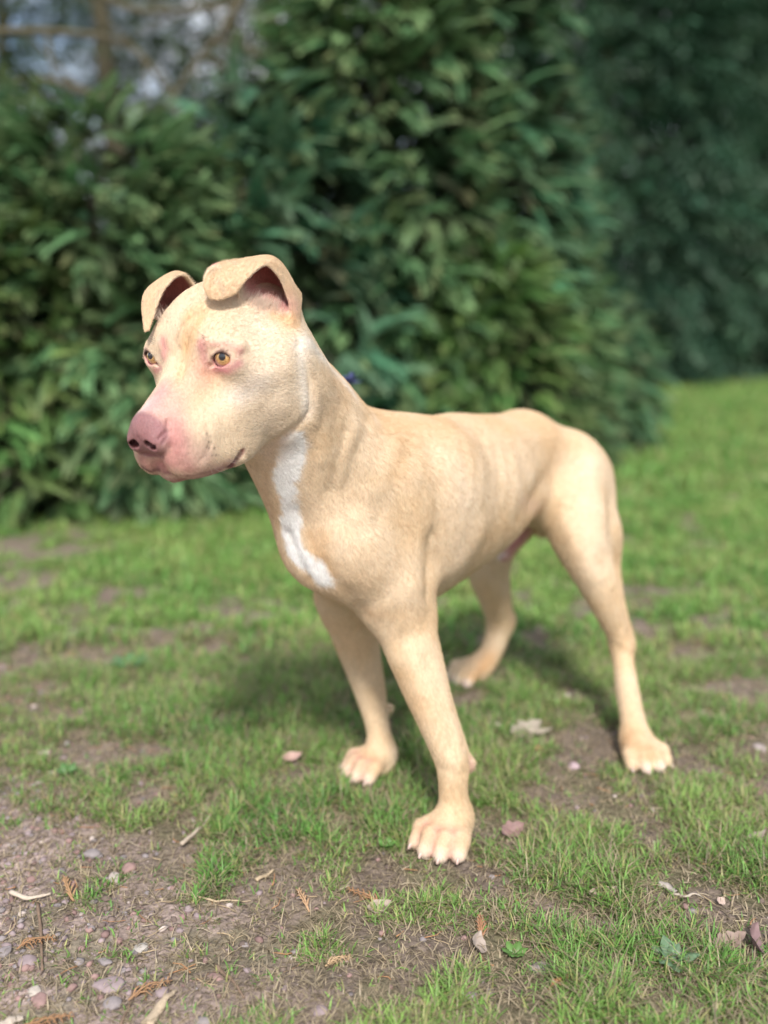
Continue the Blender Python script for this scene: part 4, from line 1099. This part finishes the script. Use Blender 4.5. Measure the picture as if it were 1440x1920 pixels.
for a in (('rust brown sprig lying across the path at far left', 138, 1685, 2.0, .045, (.36, .22, .12), 1), ('orange brown sprig on soil in the lower centre', 580, 1710, 1.9, .040, (.42, .27, .16), 2),
          ('rust coloured sprig between the grass tufts left of centre', 720, 1695, 2.5, .050, RU, 3), ('orange sprig tip beneath the dark upright stone', 1028, 1857, .3, .030, (.36, .19, .09), 4),
          ('brown sprig in front of the little stones left of the stick', 30, 1772, .2, .04, RU, 5), ('thin rusty sprig between grass blades at bottom centre', 905, 1770, 1.4, .045, (.34, .18, .10), 6),
          ('orange brown sprig at the pale stick\'s upper end', 240, 1868, .5, .045, (.34, .20, .11), 7), ('rust coloured sprig on the bottom left edge', 45, 1915, .1, .045, RU, 8),
          ('small dry sprig on dark soil in the lower middle', 610, 1815, .4, .03, (.46, .32, .19), 9)):
    sprig(*a)

def leaf_mesh(L_, W_, lobes=0, fold=.3, curl=.4, seed=0, nu=14, nv=7):
    rng = np.random.default_rng(seed); V = []
    for i in range(nu):
        t = i / (nu - 1); w = W_ * math.sin(math.pi * min(max(t, .02), .985) ** .85) ** .8 * .5
        if lobes: w *= .62 + .38 * abs(math.sin(math.pi * lobes * t))
        for j in range(nv):
            s = j / (nv - 1) * 2 - 1
            V.append((L_ * t, w * s, fold * abs(s) * w + curl * L_ * (t - .5) ** 2 + rng.normal(0, .0004)))
    Q = [(i * nv + j, (i + 1) * nv + j, (i + 1) * nv + j + 1, i * nv + j + 1) for i in range(nu - 1) for j in range(nv - 1)]
    return np.array(V), np.array(Q)
m_lf, nt, b = material('leaf_surface', .6, .3)
at = nd(nt, 'ShaderNodeAttribute', attribute_name='Col'); tc = nd(nt, 'ShaderNodeTexCoord'); no = nd(nt, 'ShaderNodeTexNoise', Scale=220.0, Detail=5.0)
mr = nd(nt, 'ShaderNodeMapRange'); mr.inputs['To Min'].default_value = .65; mr.inputs['To Max'].default_value = 1.35; sc_ = nd(nt, 'ShaderNodeVectorMath', operation='SCALE')
L = nt.links.new; L(tc.outputs['Object'], no.inputs['Vector']); L(no.outputs['Fac'], mr.inputs['Value']); L(at.outputs['Color'], sc_.inputs[0]); L(mr.outputs[0], sc_.inputs['Scale']); L(sc_.outputs[0], b.inputs['Base Color'])
def dead_leaf(label, u, v, ang, tilt, ln, wd, col, lobes, seed, up=.002):
    V, Q = leaf_mesh(ln, wd, lobes, .5, .9, seed); c = gpt(u, v)
    me = mesh_from('dead_leaf', V, Q, m_lf, True, np.tile(np.array(col), (len(V), 1)))
    o = link('dead_leaf', me); o.location = (c[0], c[1], gz(c[0], c[1]) + up); o.rotation_euler = (tilt, -.15, ang); tag(o, label, 'dead leaf'); return o
dead_leaf('curled purplish brown dead leaf standing at the right edge', 1412, 1800, 1.3, .9, .042, .026, (.20, .13, .13), 3, 1, .004)
dead_leaf('torn brown dead leaf between the rosette and the right edge', 1335, 1780, .3, .4, .040, .022, (.26, .19, .16), 4, 2)
dead_leaf('small pinkish dead leaf above the green rosette', 1298, 1768, 2.2, .5, .022, .016, (.34, .24, .21), 2, 3)
dead_leaf('crumpled reddish dead leaf beside the dog\'s near front paw', 940, 1570, .5, .5, .034, .026, (.24, .15, .14), 3, 4, .004)
dead_leaf('pale tan dead leaf flat on the grass right of centre', 1105, 1690, .2, .15, .034, .020, (.42, .33, .27), 0, 5)
dead_leaf('buff coloured leaf fragment on dark soil at right', 1346, 1700, .8, .5, .012, .010, (.44, .34, .29), 0, 6)
dead_leaf('large pale dead leaf blurred in the grass behind the front leg', 955, 1388, .5, .5, .060, .035, (.30, .26, .21), 3, 7, .002)
dead_leaf('long curled pale leaf right of the large blurred one', 985, 1382, -.2, .3, .045, .014, (.32, .28, .22), 0, 8, .002)
dead_leaf('greyish dead leaf in the grass between stone and rusty sprig', 895, 1795, 1.5, .6, .030, .018, (.34, .28, .24), 0, 9)
dead_leaf('grey brown dead leaf at the far right below the bare patch', 1375, 1600, .4, .2, .05, .02, (.28, .22, .20), 2, 10)
dead_leaf('light brown dead leaf lying flat in the lower centre', 690, 1705, .3, .2, .028, .020, (.36, .29, .24), 0, 11)
dead_leaf('cream leaf scrap on the grass left of the front paws', 530, 1430, .2, .3, .03, .02, (.42, .28, .24), 0, 12, .005)

# ---- the rosette weed and small seedlings
m_gl, nt, b = material('weed_leaf', .45, .4); at = nd(nt, 'ShaderNodeAttribute', attribute_name='Col'); nt.links.new(at.outputs['Color'], b.inputs['Base Color'])
def weed(label, u, v, leaves, col, seed):
    rng = np.random.default_rng(seed); c = gpt(u, v); e = link('weed', None); e.location = (c[0], c[1], gz(c[0], c[1])); tag(e, label, 'weed')
    for (a, el, ln, wd) in leaves:
        V, Q = leaf_mesh(ln, wd, 0, -.35, -.5, seed, 12, 7); V[:, 2] += ln * .12
        t = V[:, 0] / ln; V[:, 1] *= np.clip(.25 + t * 1.3, 0, 1.05)
        o = link('leaf', mesh_from('leaf', V, Q, m_gl, True, np.tile(np.array(col) * rng.uniform(.8, 1.2), (len(V), 1))), e); o.rotation_euler = (0, -el, a)
weed('blue green rosette weed with rounded leaves at lower right', 1262, 1806,
     [(k * .74 + .2, (.35, .8, .5)[k % 3], (.026, .021, .030)[k % 3], (.015, .013, .016)[k % 3]) for k in range(11)], (.11, .18, .10), 3)
weed('small bright green seedling left of the dark upright stone', 965, 1782, [(k * 1.05, .5, .016, .010) for k in range(6)], (.085, .17, .04), 4)
weed('tiny bright green clump in front of the near front paw', 725, 1590, [(k * 1.3, .7, .016, .010) for k in range(5)], (.10, .22, .05), 5)
weed('blurred bright green seedling on the left side of the grass', 125, 1450, [(k * 1.1, .6, .022, .014) for k in range(6)], (.08, .17, .05), 6)
weed('blurred blue green leaf clump in the turf left of the dog', 245, 1250, [(k * .9, .4, .045, .020) for k in range(7)], (.07, .17, .07), 7)

# ------------------------------------------------------------------ hedge shrubs, trees
m_fo, nt, b = material('conifer_foliage', .55, .3)
at = nd(nt, 'ShaderNodeAttribute', attribute_name='Col'); nt.links.new(at.outputs['Color'], b.inputs['Base Color'])
tr = nd(nt, 'ShaderNodeBsdfTranslucent'); nt.links.new(at.outputs['Color'], tr.inputs['Color'])
ms = nd(nt, 'ShaderNodeMixShader'); ms.inputs[0].default_value = .25
nt.links.new(b.outputs[0], ms.inputs[1]); nt.links.new(tr.outputs[0], ms.inputs[2]); nt.links.new(ms.outputs[0], nt.nodes['Material Output'].inputs['Surface'])
m_bk, nt, b = material('bark', .9, .2); b.inputs['Base Color'].default_value = (.12, .085, .06, 1)
tc = nd(nt, 'ShaderNodeTexCoord'); no = nd(nt, 'ShaderNodeTexNoise', Scale=30.0, Detail=6.0); cr = nd(nt, 'ShaderNodeValToRGB')
nt.links.new(tc.outputs['Object'], no.inputs['Vector']); nt.links.new(no.outputs['Fac'], cr.inputs['Fac']); nt.links.new(cr.outputs['Color'], b.inputs['Base Color'])
cr.color_ramp.elements[0].color = (.05, .042, .03, 1); cr.color_ramp.elements[1].color = (.15, .135, .085, 1)

def frond(seed, n=13):
    """a flat drooping spray: leaflets both sides of a stem; unit length along +x, drooping in -z"""
    rng = np.random.default_rng(seed); V = []; T = []; tt = []
    for k in range(n):
        t = (k + 1) / (n + .5)
        for s in (1, -1):
            x = t; z = -.42 * t * t; l = .34 * (1 - t * .75) * rng.uniform(.8, 1.15); w = .082 * rng.uniform(.8, 1.2)
            d = np.array([.62, s * .75, -.25 - .15 * rng.random()]); d /= np.linalg.norm(d); r = np.array([x, 0, z])
            sd = np.array([.75, -s * .6, 0]); i = len(V)
            V += [r, r + d * l * .5 + sd * w * .5, r + d * l + np.array([0, 0, -.05]), r + d * l * .5 - sd * w * .5]; tt += [t, t + .05, min(1, t + .25), t + .05]
            T += [(i, i + 1, i + 2), (i, i + 2, i + 3)]
    i = len(V); x = .95; V += [np.array([.85, 0, -.2]), np.array([1.0, .04, -.3]), np.array([1.12, 0, -.40]), np.array([1.0, -.04, -.3])]; tt += [.85, 1, 1, 1]; T += [(i, i + 1, i + 2), (i, i + 2, i + 3)]
    return np.array(V), np.array(T), np.array(tt)
FR = [frond(k) for k in range(6)]; FRS = [frond(10 + k, 5) for k in range(4)]
def foliage(name, P, D, S, col, tipc, parent, seed, lib=FR):
    """fronds at P pointing along D with size S joined to one mesh"""
    rng = np.random.default_rng(seed); n = len(P)
    D = D / (np.linalg.norm(D, axis=1)[:, None] + 1e-9); up = np.array([0, 0, 1.0]) + rng.normal(0, .35, (n, 3))
    Sd = np.cross(up, D); Sd /= np.linalg.norm(Sd, axis=1)[:, None] + 1e-9; U = np.cross(D, Sd)
    Vs, Ts, Cs, off = [], [], [], 0
    for k, (V, T, tt) in enumerate(lib):
        m = np.nonzero(np.arange(n) % len(lib) == k)[0]
        if not len(m): continue
        W = (P[m][:, None] + (D[m][:, None] * V[None, :, 0:1] + Sd[m][:, None] * V[None, :, 1:2] + U[m][:, None] * V[None, :, 2:3]) * S[m][:, None, None])
        Vs.append(W.reshape(-1, 3)); Ts.append((T[None] + off + (np.arange(len(m)) * len(V))[:, None, None]).reshape(-1, 3)); off += len(m) * len(V)
        tw = sstep(.75, 1.1, tt)[None, :, None] * tipc[1][m][:, None, None] if not np.isscalar(tipc[1]) else sstep(.75, 1.1, tt)[None, :, None] * tipc[1]
        c = col[m][:, None] * (1 - tw) + np.array(tipc[0])[None, None] * tw; Cs.append(np.broadcast_to(c, W.shape).reshape(-1, 3))
    o = link(name, mesh_from(name, np.concatenate(Vs), np.concatenate(Ts), m_fo, False, np.concatenate(Cs)), parent); o['kind'] = 'stuff'; return o
def tree(name, label, cat, c, h, r, n, size, col, seed, limbs=10, group=None, tip=((.30, .29, .13), .6), lib=FR, trunk=.05, shell=.55, bottom=.05, bare=False, holes=0.0, power=1.0):
    """trunk, limbs and a crown of drooping sprays; crown radius r=(rx,ry)"""
    rng = np.random.default_rng(seed); e = link(name, None); e.location = (c[0], c[1], 0); tag(e, label, cat, group)
    t = np.linspace(0, 1, 9); G = np.stack([np.sin(t * 3 + seed) * .06 * h * .3, np.cos(t * 2.3 + seed) * .05 * h * .3, t * h * .95 - .05], 1)
    V, Q = tube(G, trunk * (1.15 - t * 1.0), 8); link('trunk', mesh_from('trunk', V, Q, m_bk), e)
    for k in range(limbs):
        z = h * rng.uniform(.12, .85); a = rng.random() * 6.28; l = rng.uniform(.55, .95) * min(r) * (1.05 - .5 * z / h); i = min(int(z / (h * .95) * 8), 7)
        tt = np.linspace(0, 1, 6); P = np.stack([G[i, 0] + np.cos(a) * l * tt, G[i, 1] + np.sin(a) * l * tt, z + l * (.45 * tt - .25 * tt ** 2)], 1) + rng.normal(0, .015 * l, (6, 3)) * tt[:, None]
        V, Q = tube(P, trunk * .38 * (1.05 - tt * .85), 6); link('limb', mesh_from('limb', V, Q, m_bk), e)
    if bare: return e
    # points in a bumpy egg, thicker towards its skin
    th = rng.random(n) * 2 * math.pi; z = rng.random(n) ** power; u = shell + (1 - shell) * rng.random(n) ** .5
    prof = np.sqrt(np.clip(1 - (np.abs(z - .38) / .66) ** 2.4, 0, 1)) * (1 - .30 * z)
    d0 = np.stack([np.cos(th), np.sin(th), (z - .4) * 1.2], 1)
    bump = .80 + .42 * fbm(d0 * 1.0 + seed, 2.6, 3, seed)
    P = np.stack([np.cos(th) * r[0] * prof * u * bump, np.sin(th) * r[1] * prof * u * bump, bottom + (h - bottom) * z * (.93 + .12 * bump)], 1)
    cl = fbm(P + seed * 3.1, 6.0 if h < 3 else 4.5, 2, seed + 5)
    if holes: k = cl > holes; P, cl, th, z, u = P[k], cl[k], th[k], z[k], u[k]
    n = len(P)
    D = np.stack([np.cos(th), np.sin(th), .15 + .5 * z - .6 * (1 - z)], 1) + rng.normal(0, .48, (n, 3))
    S = size * rng.uniform(.65, 1.3, n)
    cc = np.array(col) * (.15 + 1.8 * cl[:, None]) * rng.uniform(.75, 1.25, (n, 1))
    cc[:, 0] *= rng.uniform(.8, 1.25, n)
    if h < 3: w = sstep(.86, .70, u)[:, None] * .85; cc = cc * (1 - w) + np.array([.030, .026, .016]) * w      # inner sprays browned and darkened: shade inside the crown put into their colour
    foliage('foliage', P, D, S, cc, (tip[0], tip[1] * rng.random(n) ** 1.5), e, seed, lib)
    return e
# the conifer hedge: shrubs side by side, running back and to the right
G1, G2, G3 = (.075, .170, .084), (.104, .198, .084), (.068, .166, .092)
HG = 'conifer shrubs of the hedge'
for i, a in enumerate((
    ('dark leafy hedge conifer cut by the left edge of the photo', -1.75, 3.75, 1.42, (.75, .65), 3000, .17, G1),
    ('lowest hedge conifer with yellowish tips, behind the dog\'s muzzle', -1.05, 3.60, 1.34, (.62, .55), 3200, .165, G2),
    ('hedge conifer directly above the dog\'s ears', -.50, 3.95, 1.50, (.58, .55), 3000, .17, G3),
    ('tall pale green hedge conifer above the dog\'s neck', -.02, 4.25, 2.45, (.50, .52), 3500, .175, G2),
    ('hedge conifer above the dog\'s shoulders with open dark gaps', .36, 4.55, 2.55, (.48, .465), 3200, .18, G1),
    ('hedge conifer above the dog\'s back, ending the near hedge', .60, 4.85, 1.80, (.42, .45), 2400, .17, G3))):
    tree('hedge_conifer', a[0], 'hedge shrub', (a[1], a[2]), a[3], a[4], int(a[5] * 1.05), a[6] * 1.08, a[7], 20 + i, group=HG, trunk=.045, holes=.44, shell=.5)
for i, a in enumerate((
    ('low ferny bush at the foot of the hedge behind the dog\'s rump', .76, 4.60, .90, (.32, .36), 1300, .15, G2),
    ('small loose bush standing just right of the hedge end, behind the dog\'s rump', 1.12, 5.15, .70, (.34, .32), 900, .15, G1),
    ('low bright tipped bush at the hedge foot behind the dog\'s back', .40, 4.10, .90, (.42, .35), 1300, .15, (.09, .18, .05)),
    ('low leafy bush under the hedge at the far left', -1.35, 3.28, .95, (.45, .35), 1300, .15, (.10, .19, .055)),
    ('low leafy bush under the hedge behind the dog\'s chin', -.80, 3.38, .80, (.40, .32), 1100, .14, G2))):
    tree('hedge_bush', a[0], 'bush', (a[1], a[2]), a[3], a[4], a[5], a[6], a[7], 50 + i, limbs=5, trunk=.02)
# trees standing behind the hedge and across the lawn
for i, a in enumerate((
    ('dark tall conifer behind the hedge at the far left', -3.2, 6.9, 5.2, (1.4, 1.2), 3600, .24, (.030, .056, .024), .45),
    ('dark conifer with bright gaps of sky, behind the hedge', -1.9, 7.0, 5.4, (1.3, 1.2), 3400, .24, (.032, .056, .022), .478),
    ('thin dark conifer behind the hedge above the dog\'s head', -.70, 7.2, 5.6, (1.2, 1.1), 3400, .24, (.034, .062, .026), .465),
    ('bushy dark tree farthest back at the top left corner', -3.9, 10.5, 7.5, (2.0, 1.8), 5200, .34, (.030, .050, .022), .40),
    ('second bushy dark tree far back at top left', -1.7, 11.0, 7.8, (1.9, 1.8), 5000, .34, (.030, .054, .024), .40),
    ('dark green conifer behind the tallest hedge shrub', .55, 7.4, 5.6, (1.2, 1.2), 3400, .32, (.030, .072, .036), .40),
    ('tall shaded conifer behind the end of the hedge', 2.7, 12.5, 7.5, (1.8, 1.7), 5000, .6, (.034, .082, .048), .0),
    ('shaded conifer far across the lawn, second from the right edge', 5.4, 16.0, 8.8, (2.6, 2.3), 5500, .8, (.044, .100, .056), .0),
    ('broad shaded tree far across the lawn at the right edge', 9.0, 18.5, 10.0, (3.4, 2.9), 5500, 1.0, (.052, .115, .058), .0))):
    tree('conifer_tree', a[0], 'tree', (a[1], a[2]), a[3], a[4], a[5], a[6], a[7], 70 + i, holes=a[8], trunk=.10, lib=FRS, shell=.25, tip=((.08, .10, .04), .3), bottom=.1)
# bare boughs at top left
def bough(label, pts, r0, col, seed, side=6):
    rng = np.random.default_rng(seed); P = catmull(np.array([pt(*q) for q in pts]), 16); c = P[0].copy()
    e = link('bare_bough', None); e.location = Vector(c); tag(e, label, 'branch', 'bare boughs reaching over the hedge')
    V, Q = tube(P - c, np.linspace(r0, r0 * .35, 16), 7); link('bough', mesh_from('bough', V, Q, m_bk), e)
    for k in range(side):
        i = rng.integers(3, 14); t = np.linspace(0, 1, 5)[:, None]; d = rng.normal(0, 1, 3) * [1, .4, 1]; d /= np.linalg.norm(d)
        W = P[i] - c + d * t * rng.uniform(.15, .45) + np.array([0, 0, -.08]) * t * t
        V, Q = tube(W, np.linspace(r0 * .4, r0 * .12, 5), 5); link('twig', mesh_from('twig', V, Q, m_bk), e)
for i, a in enumerate((('long bare bough arching from the top left over the hedge', ((-60, 60, 4.6), (120, 60, 4.5), (250, 90, 4.4), (330, 200, 4.4))),
    ('bare bough slanting down through the sky gaps', ((470, -60, 4.7), (430, 40, 4.6), (350, 140, 4.6), (300, 240, 4.5))),
    ('low bare bough near the left edge of the photo', ((-60, 190, 4.5), (60, 150, 4.5), (160, 170, 4.4), (240, 220, 4.4))),
    ('thin bare bough crossing the very top', ((120, -50, 4.8), (260, 20, 4.8), (420, 10, 4.7), (600, 30, 4.7))))):
    bough(a[0], a[1], .020, None, 5 + i)
# unidentified slate-blue object behind the neck, modelled as a small flower head
e = link('blue_object', None); c = pt(657, 716, 1.50); e.location = (c[0], c[1], 0); tag(e, 'small blurred slate blue flower head seen behind the dog\'s neck', 'flower')
m_bf, _, b = material('blue_petal', .6, .2); b.inputs['Base Color'].default_value = (.10, .12, .26, 1)
m_sm, _, b = material('flower_stem', .6, .2); b.inputs['Base Color'].default_value = (.06, .12, .04, 1)
t = np.linspace(0, 1, 8)[:, None]; V, Q = tube(np.array([0, 0, 0]) * (1 - t) + np.array([0, 0, c[2] - .01]) * t, np.full(8, .002), 6); link('stem', mesh_from('stem', V, Q, m_sm), e)
for k in range(14):
    V, Q = leaf_mesh(.020, .011, 0, .3, .2, k, 8, 5); o = link('petal', mesh_from('petal', V, Q, m_bf), e); o.location = (0, 0, c[2] - .004); o.rotation_euler = (0, -.2 - .5 * (k % 3), k * 2.4)
